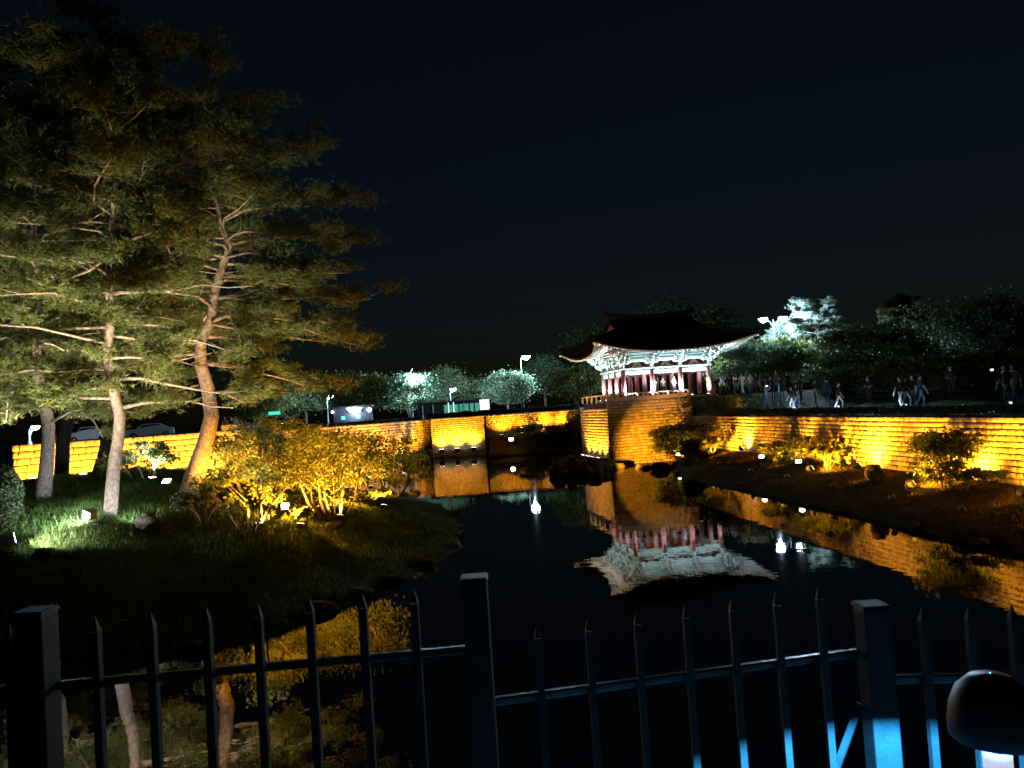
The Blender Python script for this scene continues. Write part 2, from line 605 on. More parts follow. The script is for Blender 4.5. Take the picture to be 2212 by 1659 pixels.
def wall(name, label, p0, p1, z0, z1, ch, wmin, wmax, n_parts, mt='stone', batter=.06, gap=.032, depth=.10, prefer=None, group=None, thick=.9, rough=.012, ins=(0, 0)):
    p0, p1 = Vector((*p0, 0)), Vector((*p1, 0))
    L = (p1 - p0).length
    ang = math.atan2(p1.y - p0.y, p1.x - p0.x)
    root = thing(name, label, 'stone wall', (p0.x, p0.y, z0), ang, group)
    mw = Matrix.Translation((p0.x, p0.y, z0)) @ Matrix.Rotation(ang, 4, 'Z')
    H = z1 - z0
    # core behind the stones, its face leaning back with the batter
    c = MB()
    yb = batter * H
    xa, xb = ins[0], L - ins[1]
    c.add([(xa, .03, -1.6), (xb, .03, -1.6), (xb, thick, -1.6), (xa, thick, -1.6), (xa, .03, 0), (xb, .03, 0), (xb, thick, 0), (xa, thick, 0),
           (xa, .03 + yb, H - .03), (xb, .03 + yb, H - .03), (xb, thick, H - .03), (xa, thick, H - .03)],
          [(3, 2, 1, 0), (0, 1, 5, 4), (1, 2, 6, 5), (2, 3, 7, 6), (3, 0, 4, 7), (4, 5, 9, 8), (5, 6, 10, 9), (6, 7, 11, 10), (7, 4, 8, 11), (8, 9, 10, 11)])
    c.build('wall_core', M['mortar'], root)
    rows = max(1, round(H / ch))
    chh = H / rows
    st = []
    r = random.Random(hash(label) % 1000 if False else len(label))
    for i in range(rows):
        x = -r.uniform(0, wmax)
        z = (i + .5) * chh
        while x < L:
            w = r.uniform(wmin, wmax)
            a, e = max(x, 0), min(x + w, L)
            if e - a > .08:
                st.append(((a + e) / 2, .03 + batter * z - r.uniform(0, rough), z, e - a - gap, depth + r.uniform(0, rough), chh - gap * r.uniform(.8, 1.3), r.uniform(-.012, .012)))
            x += w
    pr = prefer or (lambda p: (0 if in_frame(p) else 1, (p - EYE).length))
    st.sort(key=lambda t: pr(mw @ Vector(t[:3])))
    for t in st[:n_parts]:
        o = link('stone', random.choice(SM[mt]), root)
        o.location = t[:3]
        o.scale = t[3:6]
        o.rotation_euler = (0, t[6], 0)
    rest = st[n_parts:]
    if rest:
        VV, FF = [], []
        fa = np.array(STONE_F)
        for k, t in enumerate(rest):
            VV.append(STONE_V[k % 5] * np.array(t[3:6]) + np.array(t[:3]))
            FF.append(fa + 12 * k)
        o = link('stone_courses', np_mesh('stone_courses', np.concatenate(VV), np.concatenate(FF), M[mt]), root)
        o['kind'] = 'stuff'
    return root


TH = math.radians(9)
c9, s9 = math.cos(TH), math.sin(TH)
BC = Vector((7.6, 62.0, 0))                       # near left corner of the bastion
BX, BY = Vector((c9, s9, 0)), Vector((-s9, c9, 0))
b_r = BC + BX * 7.3
b_l = BC + BY * 9.1
wall('stone_wall', 'long stone wall of small blocks running along the right bank', (14.55, 62.6), (19.0, 13.2), .7, WALL_Z, .225, .24, .52, 300)
wall('stone_bastion', 'tall stone bastion face under the pavilion railing', (BC.x, BC.y), (b_r.x, b_r.y), -.3, BAST_Z - .02, .25, .3, .6, 300, batter=.02, thick=2, ins=(.22, 0))
wall('stone_bastion', 'left flank of the pavilion bastion lit hot by four lamps at its foot', (b_l.x, b_l.y), (BC.x, BC.y), -.3, BAST_Z - .45, .25, .3, .6, 240, batter=.02, thick=2, ins=(0, .22))
wall('stone_wall', 'recessed stone wall between the projecting bay and the pavilion', (-3.5, 91.8), (8.2, 90.6), .6, BACK_Z, .25, .34, .7, 200)
wall('stone_wall', 'projecting bay of the far wall with three dark lamps in front', (-10.0, 90.6), (-3.6, 90.6), -.3, BACK_Z + .05, .25, .34, .7, 300, thick=2.2, batter=.03, ins=(0, .15))
wall('stone_wall', 'short right flank of the projecting bay', (-3.57, 90.72), (-3.57, 92.6), -.3, BACK_Z + .05, .25, .34, .7, 60, ins=(0, 0))
wall('stone_wall', 'far stone wall left of the projecting bay behind the shrubs', (-22, 71.5), (-10.0, 93.3), .0, BACK_Z, .3, .4, .8, 100)
wall('stone_wall', 'wall of large pale blocks glowing behind the pine trunks', (-33, 50), (-22.0, 71.2), -.2, BACK_Z + .3, .46, .6, 1.2, 300, mt='stone_big', gap=.03, depth=.14)
wall('stone_wall', 'stone wall turning away at the far left', (-70, 75.4), (-33.4, 50.2), -.2, BACK_Z + .3, .46, .6, 1.2, 20, mt='stone_big', gap=.03, depth=.14)
# top of the bastion
bt = MB()
q = [BC + BX * .3 + BY * .3, BC + BX * 13.5 + BY * .3, BC + BX * 13.5 + BY * 16, BC + BX * 4.0 + BY * 16, BC + BX * .3 + BY * 8.7]
q[1] = BC + BX * 7.5 + BY * .3
q.insert(2, BC + BX * 13.5 + BY * 2.2)
bt.add([(p.x, p.y, BAST_Z) for p in q] + [(p.x, p.y, BAST_Z - 2.4) for p in q],
       [tuple(range(6))] + [(k, (k + 1) % 6, (k + 1) % 6 + 6, k + 6)[::-1] for k in range(6)])
tag(bt.build('pavilion_terrace', M['earth']), kind='structure')


# ------------------------------------------------------------------ lamps
def add_light(name, kind, parent, loc, color, power, target=None, size=60, blend=.6, radius=.06):
    d = bpy.data.lights.new(name, kind)
    d.color = color
    d.energy = power * GAIN
    d.shadow_soft_size = radius
    if kind == 'SPOT':
        d.spot_size = math.radians(size)
        d.spot_blend = blend
    o = bpy.data.objects.new(name, d)
    COL.objects.link(o)
    if parent is not None:
        o.parent = parent
    o.location = loc
    if target is not None:
        o.rotation_euler = (Vector(target) - Vector(loc)).to_track_quat('-Z', 'Y').to_euler()
    return o


def flood(label, loc, aim, color=ORANGE, power=400, size=110, blend=.8, lens='lens_orange', body='metal_dark', scale=1.0, group='ground floodlights', name='floodlight'):
    """a box floodlight on a yoke and stake, tilted towards aim (a direction)"""
    root = thing(name, label, 'floodlight', loc, 0, group)
    d = Vector(aim).normalized()
    R = d.to_track_quat('Y', 'Z').to_matrix()
    k = scale
    c = Vector((0, 0, .34 * k))
    h = MB()
    pts = []
    for yv, sx, sz in ((-.13, .55, .5), (-.05, .95, .9), (.09, 1.0, 1.0)):
        for x, z in ((-1, -1), (1, -1), (1, 1), (-1, 1)):
            pts.append(R @ Vector((x * .17 * sx, yv, z * .14 * sz)) * k + c)
    h.add(pts, [(0, 1, 2, 3)] + [(a + i, a + i + 4, a + (i + 1) % 4 + 4, a + (i + 1) % 4) for a in (0, 4) for i in range(4)] + [(11, 10, 9, 8)])
    h.build('housing', M[body], root, bevel=.01 * k)
    MB().box(c + R @ Vector((0, .094 * k, 0)), (.29 * k, .012 * k, .23 * k), mat=R).build('lens', M[lens], root)
    y = MB()
    y.tube([c + Vector((-.19 * k, 0, 0)), Vector((-.19 * k, 0, .1 * k)), Vector((.19 * k, 0, .1 * k)), c + Vector((.19 * k, 0, 0))], .014 * k, 6)
    y.tube([(0, 0, -.25), (0, 0, .1 * k)], .022 * k, 6)
    y.build('yoke', M['metal_dark'], root)
    if power:
        p = c + d * .16 * k
        add_light('beam', 'SPOT', root, p, color, power, p + d, size, blend)
    return root


def g_on(px, py, zf, y0=10, y1=200):
    p = on(px, py, zf, y0, y1)
    p.z = zf(p.x, p.y)
    return p


RW_N = Vector((-1, -.0897, 0)).normalized()        # out of the right wall
# lamps at the foot of the right wall: (pixel x of the lit patch, offset from the wall, power, size, label)
def wall_point(px, z=1.2, off=0.0):
    d = ray(px, 990)
    k = d.x / d.y
    y = (15.8 + .0897 * 48.9 - off) / (k + .0897)
    x = k * y
    return Vector((x, y, bank_z(x, y)))


for px, off, pw, size, lens, sc_, lab in (
        (1533, 1.9, 620, 130, 'lens_orange', 1.0, 'small floodlight glaring among leaves at the wall foot nearest the bastion'),
        (1602, .6, 600, 130, 'lens_hot', 1.1, 'floodlight burning a white streak up the right wall'),
        (1678, 1.5, 700, 130, 'lens_orange', 1.0, 'floodlight behind the small glowing shrub on the right wall'),
        (1748, 2.1, 700, 140, 'lens_orange', 1.0, 'floodlight behind the leafy bush near the middle of the right wall'),
        (1852, 1.0, 800, 130, 'lens_orange', 1.0, 'floodlight lighting the yellow patch left of the round boulder'),
        (1962, 2.1, 760, 140, 'lens_orange', 1.0, 'dark floodlight standing right of the round boulder'),
        (2085, .75, 420, 135, 'lens_orange', 1.0, 'floodlight hidden behind the big dark bush'),
        (2203, 1.7, 1500, 140, 'lens_orange', 1.0, 'floodlight at the right edge lighting the pale block wall')):
    p = wall_point(px, off=off)
    flood(lab, p, -RW_N * (.45 + .25 * off) + Vector((0, 0, .62)), ORANGE, pw * (1.25 if off < 1.2 else 1.0), size, 1.0, lens, scale=sc_, group='floodlights along the right wall')
for y, pw in ((22.5, 420), (18.5, 420), (14.5, 420)):
    x = wall_x(y) - 2.2
    flood('floodlight at the near end of the right wall outside the picture', (x, y, bank_z(x, y)), -RW_N * .45 + Vector((0, 0, .9)), ORANGE, pw * 2.2, 140, 1.0, group='floodlights along the near end of the right wall')
for k, y in enumerate((57, 52.5, 48, 43, 38.5, 34, 29.5, 25.5)):  # added lamps that fill the dark gaps on the right wall
    x = wall_x(y) - 3.2
    flood(('added low floodlight in the bank grass, number %s counted from the bastion' % ('one', 'two', 'three', 'four', 'five', 'six', 'seven', 'eight')[k]),
          (x, y, bank_z(x, y) - .05), -RW_N * .8 + Vector((0, 0, .66)), ORANGE, 270, 92, .9, 'lens_dim', scale=.7, group='added low floodlights in the bank grass')
# lamps whose lens shows to us
for px, py, lab in ((1466, 975, 'floodlight shining out of the leaves beside the bastion corner'),
                    (1646, 988, 'round floodlight lens between two shrubs by the right wall'),
                    (1726, 1000, 'low floodlight under the leafy bush by the right wall')):
    p = g_on(px, py + 12, bank_z, 20, 62)
    flood(lab, p, Vector((-.25, -.6, .75)), AMBER, 70, 130, .9, 'lens_hot', scale=.95, group='floodlights facing the pond')

# bastion flank: four at its foot
for k in range(4):
    p = BC + BY * (1.2 + k * 1.75) - BX * .75
    flood(('nearest', 'second', 'third', 'farthest')[k] + ' from the bastion corner of the four floodlights at the flank foot', (p.x, p.y, .15), BX * .38 + Vector((0, 0, .92)), ORANGE, 330, 115, .9,
          'lens_hot', scale=1.1, group='four floodlights under the bastion flank')
# added soft lamp for the bastion front, unseen among the pond rocks
flood('added floodlight among the pond rocks turned to the bastion front', (6.9, 55.2, .1), Vector((.56, .8, .11)), ORANGE, 1900, 58, .9, group='added floodlights turned to the bastion front')

# far wall: three dark fixtures in front of the bay
for px, pw, w in ((955, 520, 'leftmost'), (989, 620, 'middle'), (1024, 480, 'rightmost')):
    p = at(px, 985, 89.7)
    flood(f'{w} of the three dark lamps standing in front of the projecting bay', (p.x, 89.6, .1), Vector((0, .36, .93)), ORANGE, pw, 120, .9, 'lens_hot', scale=1.9, group='three lamps in front of the projecting bay')
for px, py, pw, lab in ((1104, 950, 260, 'bright round lamp on the bank right of the projecting bay'),
                        (870, 972, 200, 'bright lamp at the shrub edge left of the projecting bay')):
    p = at(px, py, 87.5)
    z = back_z(p.x, 87.5)
    flood(lab, (p.x, 87.5, p.z - .55), Vector((.05, -.8, .45)), AMBER, 60, 130, .9, 'lens_hot', scale=1.6, group='lamps on the far bank')
for x, yw, pw in ((-1.6, 91.0, 520), (.8, 90.8, 220), (3.2, 90.6, 520), (5.6, 90.4, 460)):
    flood({-1.6: 'lamp at the recessed wall beside the projecting bay', .8: 'dimmer lamp left of the middle of the recessed wall', 3.2: 'lamp behind the low bush at the recessed wall', 5.6: 'lamp at the recessed wall end near the bastion'}[x], (x, yw - .9, back_z(x, yw - .9)), Vector((0, .4, .9)), ORANGE, pw, 115, .9, 'lens_orange', scale=1.2, group='lamps at the foot of the recessed wall')
for t, pw in ((.08, 900), (.34, 900), (.58, 900), (.80, 1000)):
    wp = Vector((-22, 71.5, 0)).lerp(Vector((-10.6, 92.2, 0)), t)
    nrm = Vector((.876, -.482, 0))
    p = wp + nrm * 2.3
    flood({.08: 'lamp at the left end of the far wall behind the shrubs', .34: 'second lamp from the left along the far wall', .58: 'third lamp from the left along the far wall', .80: 'lamp on the far wall next to the projecting bay'}[t], (p.x, p.y, max(.25, back_z(p.x, p.y))), -nrm * .65 + Vector((0, 0, .75)), ORANGE, pw, 140, .9, 'lens_orange', scale=1.2, group='lamps at the foot of the far wall')
for t, pw in ((.06, 1300), (.25, 1400), (.45, 1400), (.65, 1400), (.9, 1300)):
    wp = Vector((-33, 50, 0)).lerp(Vector((-22, 71.2, 0)), t)
    nrm = Vector((.888, -.46, 0))
    p = wp + nrm * 1.7
    flood({.06: 'lamp at the far left end of the large block wall', .25: 'lamp on the large block wall behind the pinkish pine', .45: 'lamp on the large block wall behind the straight pine', .65: 'lamp on the large block wall left of the leaning pine', .9: 'lamp where the large block wall meets the smaller stones'}[t], (p.x, p.y, .25), -nrm * .55 + Vector((0, 0, .8)), ORANGE, pw, 125, .9, 'lens_orange', scale=1.2, group='lamps at the foot of the large block wall')

# lawn floodlights
for px, py, lab, aim, colr, pw, lens, body, sc_, sz in (
        (197, 1143, 'grey box floodlight on the lawn below the middle pine', (-.9, .42, .12), COOL, 120, 'lens_white', 'metal_grey', 1.25, 125),
        (16, 1205, 'white box floodlight at the left edge of the lawn', (.6, .75, .18), NEUTRAL, 190, 'lens_white', 'white_paint', 1.5, 104),
        (325, 1140, 'floodlight hidden behind the low rock on the lawn', (-.75, .5, .25), COOL, 28, 'lens_white', 'metal_dark', 1.0, 130)):
    p = g_on(px, py, island_z, 12, 60)
    flood(lab, p, Vector(aim), colr, pw, sz, .5, lens, body, sc_, group='floodlights on the lawn')
for px, py, lab, aim, colr, pw, lens in (
        (618, 1112, 'white floodlight lens among the amber shrubs', (.1, -.75, -.05), ORANGE, 330, 'lens_white'),
        (770, 1088, 'orange floodlight lens between the two shrub trees', (-.1, -.75, -.05), ORANGE, 330, 'lens_hot'),
        (362, 1062, 'white floodlight lens left of the leaning pine foot', (.0, -.5, .7), NEUTRAL, 36, 'lens_white')):
    p = g_on(px, py, island_z, 12, 60)
    flood(lab, p, Vector(aim), colr, pw, 140, .9, lens, scale=1.0, group='floodlights facing the pond on the island')
# added far-throwing floods on the shore that brighten the pine crowns
for (x, y), tgt, colr, pw, lab in (((-11.5, 16.6), (-15.5, 29, 11.5), (1.0, .86, .56), 3000, 'added dark floodlight on the dim shore aimed up at the straight pine'),
                                   ((-7.2, 19.6), (-11.0, 30, 11.0), (1.0, .86, .55), 1900, 'added dark floodlight on the dim shore aimed up at the leaning pine'),
                                   ((-9.4, 17.9), (-16.0, 30, 17.0), (1.0, .84, .52), 1900, 'added dark floodlight on the dim shore thrown high into the pine tops')):
    l_ = Vector((x, y, island_z(x, y)))
    flood(lab, l_, Vector(tgt) - l_, colr, pw, 44, .9, 'lens_dim', scale=.6, group='added floodlights on the dim shore')
# added amber uplights that brighten the shrub trees from inside
for px, py, pw in ((560, 1150, 560), (650, 1150, 680), (735, 1130, 680), (830, 1105, 680), (690, 1060, 640), (470, 1100, 240), (540, 1040, 520), (800, 1040, 700)):
    p = g_on(px, py, island_z, 12, 60)
    flood('added amber uplight ' + {560: 'under the round amber shrub', 650: 'beside the small golden bush', 735: 'between the fanned stems', 830: 'below the dark shrub tree', 690: 'behind the orange lens', 470: 'beside the leaning pine foot', 540: 'behind the white forked trunk', 800: 'at the back of the dark shrub tree'}[px], p, Vector((.1, .3, .95)), (1.0, .44, .035), pw, 150, .6, 'lens_orange', scale=.7, group='added amber uplights under the shrub trees')
for px, py, pw in ((70, 1052, 700), (330, 1050, 260), (180, 1042, 800)):  # added lamps that brighten the pines from below
    p = g_on(px, py, island_z, 12, 60)
    flood('added uplight on the island crest under the pines', p, Vector((.1, -.1, .98)), (1.0, .84, .52), pw, 120, .8, 'lens_orange', scale=.8, group='added uplights under the pines')


def street_lamp(label, loc, h, heads, power, color=ICE, rad=.42, group='street lamps', lens='lens_blue', reach=1.2):
    root = thing('street_lamp', label, 'street lamp', loc, 0, group)
    MB().lathe((0, 0, 0), [(.19, 0), (.19, .35), (.12, .45), (.085, h * .5), (.06, h - .1), (.03, h)], 10).build('pole', M['metal_green'], root, smooth=True)
    for sx in heads:
        a = MB()
        pts = [(0, 0, h - .9), (sx * reach * .35, 0, h - .3), (sx * reach * .75, 0, h + .15), (sx * reach, 0, h + .25)]
        arm = a.tube(pts, [.045, .04, .035, .03], 6).build('arm', M['metal_green'], root, smooth=True)
        cpos = (sx * reach, 0, h + .2)
        MB().lathe(cpos, [(rad * .2, .22), (rad * .7, .16), (rad, .0)][::-1], 12).build('lamp_head', M['metal_green'], root, smooth=True)
        MB().lathe(cpos, [(.01, -rad * .85), (rad * .5, -rad * .7), (rad * .85, -rad * .3), (rad * .93, -.02), (rad * .9, .0)], 12).build('lamp_globe', M[lens], root, smooth=True)  # lamp glare put into the globe's larger size
        if power:
            add_light('lamp_light', 'POINT', root, (sx * reach, 0, h + .05 - rad * .9), color, power, radius=.12)
    return root


p = at(1670, 690, 95)
street_lamp('tall two-headed street lamp right of the pavilion', (p.x, p.y, 4.6), p.z - 4.6, (-1, 1), 3600, rad=.6, reach=1.25)
p = at(1124, 772, 165)
street_lamp('street lamp behind the pale tree left of the pavilion', (p.x, p.y, BACK_Z), p.z - BACK_Z, (1,), 9000, rad=1.0)
for px, py, d, pw, rad, lab in ((886, 812, 130, 3800, .55, 'street lamp glowing inside the round green tree'),
                            (972, 842, 150, 2500, .65, 'street lamp standing alone between the two lit trees'),
                            (706, 858, 140, 1800, .62, 'street lamp left of the dark booth'),
                            (63, 926, 75, 700, .42, 'low street lamp at the far left behind the pines')):
    p = at(px, py, d)
    street_lamp(lab, (p.x, p.y, BACK_Z), p.z - BACK_Z, (1,), pw, rad=rad, reach=.6)

exec_later = []
# ------------------------------------------------------------------ pavilion
HX, HY, CH = 3.735, 3.025, 2.6
pc = BC + BX * (1.85 + HX) + BY * (.9 + HY)
PAV = thing('pavilion', 'red columned pavilion with teal brackets and upswept tiled roof on the bastion', 'pavilion', (pc.x, pc.y, BAST_Z), TH)


def side(k, a, o_, z):
    return Vector(((a, -o_, z), (o_, a, z), (-a, o_, z), (-o_, -a, z))[k])


# stone plinth under the columns
MB().box((0, 0, .06), (2 * HX + 1.1, 2 * HY + 1.1, .12)).build('plinth', M['concrete'], PAV, bevel=.02)
MB().box((0, 0, .17), (2 * HX + .5, 2 * HY + .5, .1)).build('floor_boards', M['panel_red'], PAV)
xs = [-HX, -HX / 3, HX / 3, HX]
ys = [-HY, -HY / 3, HY / 3, HY]
cm = MB().lathe((0, 0, 0), [(.30, .12), (.28, .2), (.20, .2), (.195, .9), (.185, CH)], 14).mesh('column', M['column_red'])
for p_ in cm.polygons:
    p_.use_smooth = True
for x in xs:
    for y in ys:
        o = link('column', cm, PAV)
        o.location = (x, y, 0)
# base stones
bm_ = MB().lathe((0, 0, 0), [(.34, .118), (.34, .17), (.29, .22)], 12).mesh('column_base', M['concrete'])
for x in xs:
    for y in ys:
        if abs(x) == HX or abs(y) == HY:
            o = link('column_base', bm_, PAV)
            o.location = (x, y, .002)
# lintels, plate beam, frog-leg struts
for k in range(4):
    half, off = (HX, HY) if k % 2 == 0 else (HY, HX)
    cols = [-half, -half / 3, half / 3, half]
    for a0, a1 in zip(cols, cols[1:]):
        mid = side(k, (a0 + a1) / 2, off, 0)
        ln = a1 - a0 - .34
        sz = (ln, .16, .26) if k % 2 == 0 else (.16, ln, .26)
        MB().box(mid + Vector((0, 0, CH - .22)), sz).build('lintel', M['pale_teal'], PAV, bevel=.015)
        # painted strip under the lintel
        sz2 = (ln, .10, .07) if k % 2 == 0 else (.10, ln, .07)
        MB().box(mid + Vector((0, 0, CH - .39)), sz2).build('lintel_strip', M['teal'], PAV)
        # triangular strut on the plate beam
        t = MB()
        w, hgt = ln * .36, .46
        z0 = CH + .145
        prof = [(-w, 0), (-w * .55, .06), (-w * .18, hgt), (w * .18, hgt), (w * .55, .06), (w, 0), (w * .52, 0), (0, hgt * .66), (-w * .52, 0)]
        n_ = len(prof)
        am = (a0 + a1) / 2
        t.v += [tuple(side(k, am + px_, off - .06, z0 + pz_)) for px_, pz_ in prof] + [tuple(side(k, am + px_, off + .06, z0 + pz_)) for px_, pz_ in prof]
        for tri in ((0, 1, 8), (1, 2, 7), (1, 7, 8), (2, 3, 7), (3, 4, 7), (4, 6, 7), (4, 5, 6)):
            t.f.append(tri)
            t.f.append(tuple(i + n_ for i in tri)[::-1])
        for i in range(n_):
            t.f.append((i, i + n_, (i + 1) % n_ + n_, (i + 1) % n_))
        t.build('triangle_strut', M['white_end'], PAV)
        szb = (.34, .10, .2) if k % 2 == 0 else (.10, .34, .2)
        MB().box(side(k, am, off - .02, z0 + .13), szb).build('strut_panel', M['teal'], PAV)
        szp = (a1 - a0 - .5, .04, .6) if k % 2 == 0 else (.04, a1 - a0 - .5, .6)
        MB().box(side(k, am, off - .28, CH + .42), szp).build('infill_panel', M['panel_red'], PAV)
    pl = (2 * half + .5, .34, .13) if k % 2 == 0 else (.34, 2 * half - .36, .13)
    MB().box(side(k, 0, off, CH + .065), pl).build('plate_beam', M['pale_teal'], PAV, bevel=.012)
    ub = (2 * half + .2, .2, .22) if k % 2 == 0 else (.2, 2 * half - .3, .22)
    MB().box(side(k, 0, off, CH + .74), ub).build('upper_beam', M['pale_teal'], PAV, bevel=.012)
    for o_, z_, th_ in ((.02, CH + 1.02, .2), (.3, CH + .86, .13), (.58, CH + 1.12, .13), (.86, CH + 1.36, .14), (.02, CH + 1.36, .3)):
        tb_ = MB()
        tb_.box(side(k, 0, off + o_, z_), (2 * (half + o_), .09, th_) if k % 2 == 0 else (.09, 2 * (half + o_) - .1, th_))
        tb_.build('tier_beam', M['pale_teal' if th_ > .13 else 'teal'], PAV, bevel=.01)
    # round purlin carried by the brackets
    MB().tube([side(k, -half - .95, off + .95, CH + 1.55), side(k, half + .95, off + .95, CH + 1.55)], .13, 10).build('purlin', M['teal'], PAV, smooth=True)
    MB().tube([side(k, -half, off, CH + 1.75), side(k, half, off, CH + 1.75)], .14, 10).build('purlin', M['teal'], PAV, smooth=True)
# brackets
arm_me = {}


def arm_mesh(L):
    key = round(L, 2)
    if key not in arm_me:
        t = MB()
        h = .085
        pr = [(-.15, -h), (L - .22, -h), (L - .06, -h * .3), (L + .05, h * .55), (L, h), (-.15, h)]
        n_ = len(pr)
        t.v += [(-.055, -x, z) for x, z in pr] + [(.055, -x, z) for x, z in pr]
        t.f += [tuple(range(n_)), tuple(range(n_, 2 * n_))[::-1]] + [((i + 1) % n_, (i + 1) % n_ + n_, i + n_, i)[::-1] for i in range(n_)]
        arm_me[key] = t.mesh('bracket_arm', M['teal'])
    return arm_me[key]


cross_me = {}


def cross_mesh(L):
    key = round(L, 2)
    if key not in cross_me:
        t = MB()
        h = .075
        pr = [(-L, h), (-L, -h * .1), (-L + .16, -h), (L - .16, -h), (L, -h * .1), (L, h)]
        n_ = len(pr)
        t.v += [(x, -.05, z) for x, z in pr] + [(x, .05, z) for x, z in pr]
        t.f += [tuple(range(n_)), tuple(range(n_, 2 * n_))[::-1]] + [((i + 1) % n_, (i + 1) % n_ + n_, i + n_, i)[::-1] for i in range(n_)]
        cross_me[key] = t.mesh('cross_arm', M['pale_teal'])
    return cross_me[key]


blk_me = MB().box((0, 0, 0), (.19, .19, .11), top=1.0).add([], []).mesh('bearing_block', M['white_end'])
base_me = MB().box((0, 0, 0), (.3, .3, .2)).mesh('bracket', M['pale_teal'])


def bracket(x, y, rz, corner=False, inter=False):
    o = link('bracket', base_me, PAV)
    o.location = (x, y, CH + .235)
    o.rotation_euler = (0, 0, rz)
    if inter:
        o.scale = (.8, .8, .8)
    kk = 1.3 if corner else 1.0
    for i in range(4):
        a = link('bracket_arm', arm_mesh((.34 + .27 * i) * kk), o)
        a.location = (0, 0, .16 + .26 * i)
        c = link('cross_arm', cross_mesh(.34 + .09 * (3 - i)), o)
        c.location = (0, -(.12 + .27 * i) * kk, .30 + .26 * i)
        for sx in (-1, 1):
            b_ = link('bearing_block', blk_me, o)
            b_.location = (sx * (.27 + .09 * (3 - i)), -(.12 + .27 * i) * kk, .42 + .26 * i)
        b_ = link('bearing_block', blk_me, o)
        b_.location = (0, -(.27 + .27 * i) * kk, .29 + .26 * i)
    return o


for k in range(4):
    half, off = (HX, HY) if k % 2 == 0 else (HY, HX)
    for a in (-half / 3, half / 3):
        p_ = side(k, a, off, 0)
        bracket(p_.x, p_.y, (0, PI / 2, PI, -PI / 2)[k])
    p_ = side(k, half, off, 0)
    bracket(p_.x, p_.y, (PI / 4, 3 * PI / 4, -3 * PI / 4, -PI / 4)[k], corner=True)
    bracket(p_.x, p_.y, (0, PI / 2, PI, -PI / 2)[k])
    p_ = side(k, -half, off, 0)
    bracket(p_.x, p_.y, (0, PI / 2, PI, -PI / 2)[k])
# ceiling
MB().box((0, 0, CH + 1.5), (2 * HX, 2 * HY, .06)).build('ceiling', M['panel_red'], PAV)

# roof geometry
EZ, LIFT, OV, OVC = 3.78, .92, 2.55, 3.12
GX, GY, GZ, RZ = 3.6, 2.0, 5.9, 7.2


def eave(k, t):
    half, off = (HX, HY) if k % 2 == 0 else (HY, HX)
    return ((half + OVC) * t, off + OV + (OVC - OV) * abs(t) ** 3, EZ + LIFT * abs(t) ** 2.4)


def inner(k, t):
    g, o_ = (GX, GY) if k % 2 == 0 else (GY, GX)
    return (g * t, o_, GZ)


def roof_pt(k, t, u, dz=0.0):
    e, g = eave(k, t), inner(k, t)
    z = e[2] + (g[2] - e[2]) * (max(u, 0.0) ** 1.22)
    return side(k, e[0] + (g[0] - e[0]) * u, e[1] + (g[1] - e[1]) * u, z + dz)


def under_pt(k, t, u):
    """underside of the eave: straight rafters that run up and in from the eave edge"""
    e = eave(k, t)
    half, off = (HX, HY) if k % 2 == 0 else (HY, HX)
    s = (half * .8 * t, off * .72, EZ + 1.42)
    return side(k, e[0] + (s[0] - e[0]) * u, e[1] + (s[1] - e[1]) * u, e[2] + (s[2] - e[2]) * u)


raf = MB().tube([(0, 0, 0), (0, 0, 1)], .5, 8).mesh('rafter', M['cream'])
fly = MB().box((0, 0, .5), (1, 1, 1)).mesh('flying_rafter', M['pale_teal'])


def stick(name, me, a, b_, th, parent):
    o = link(name, me, parent)
    d = b_ - a
    o.rotation_mode = 'QUATERNION'
    o.rotation_quaternion = d.to_track_quat('Z', 'Y')
    o.location = a
    o.scale = (th, th, d.length)
    return o


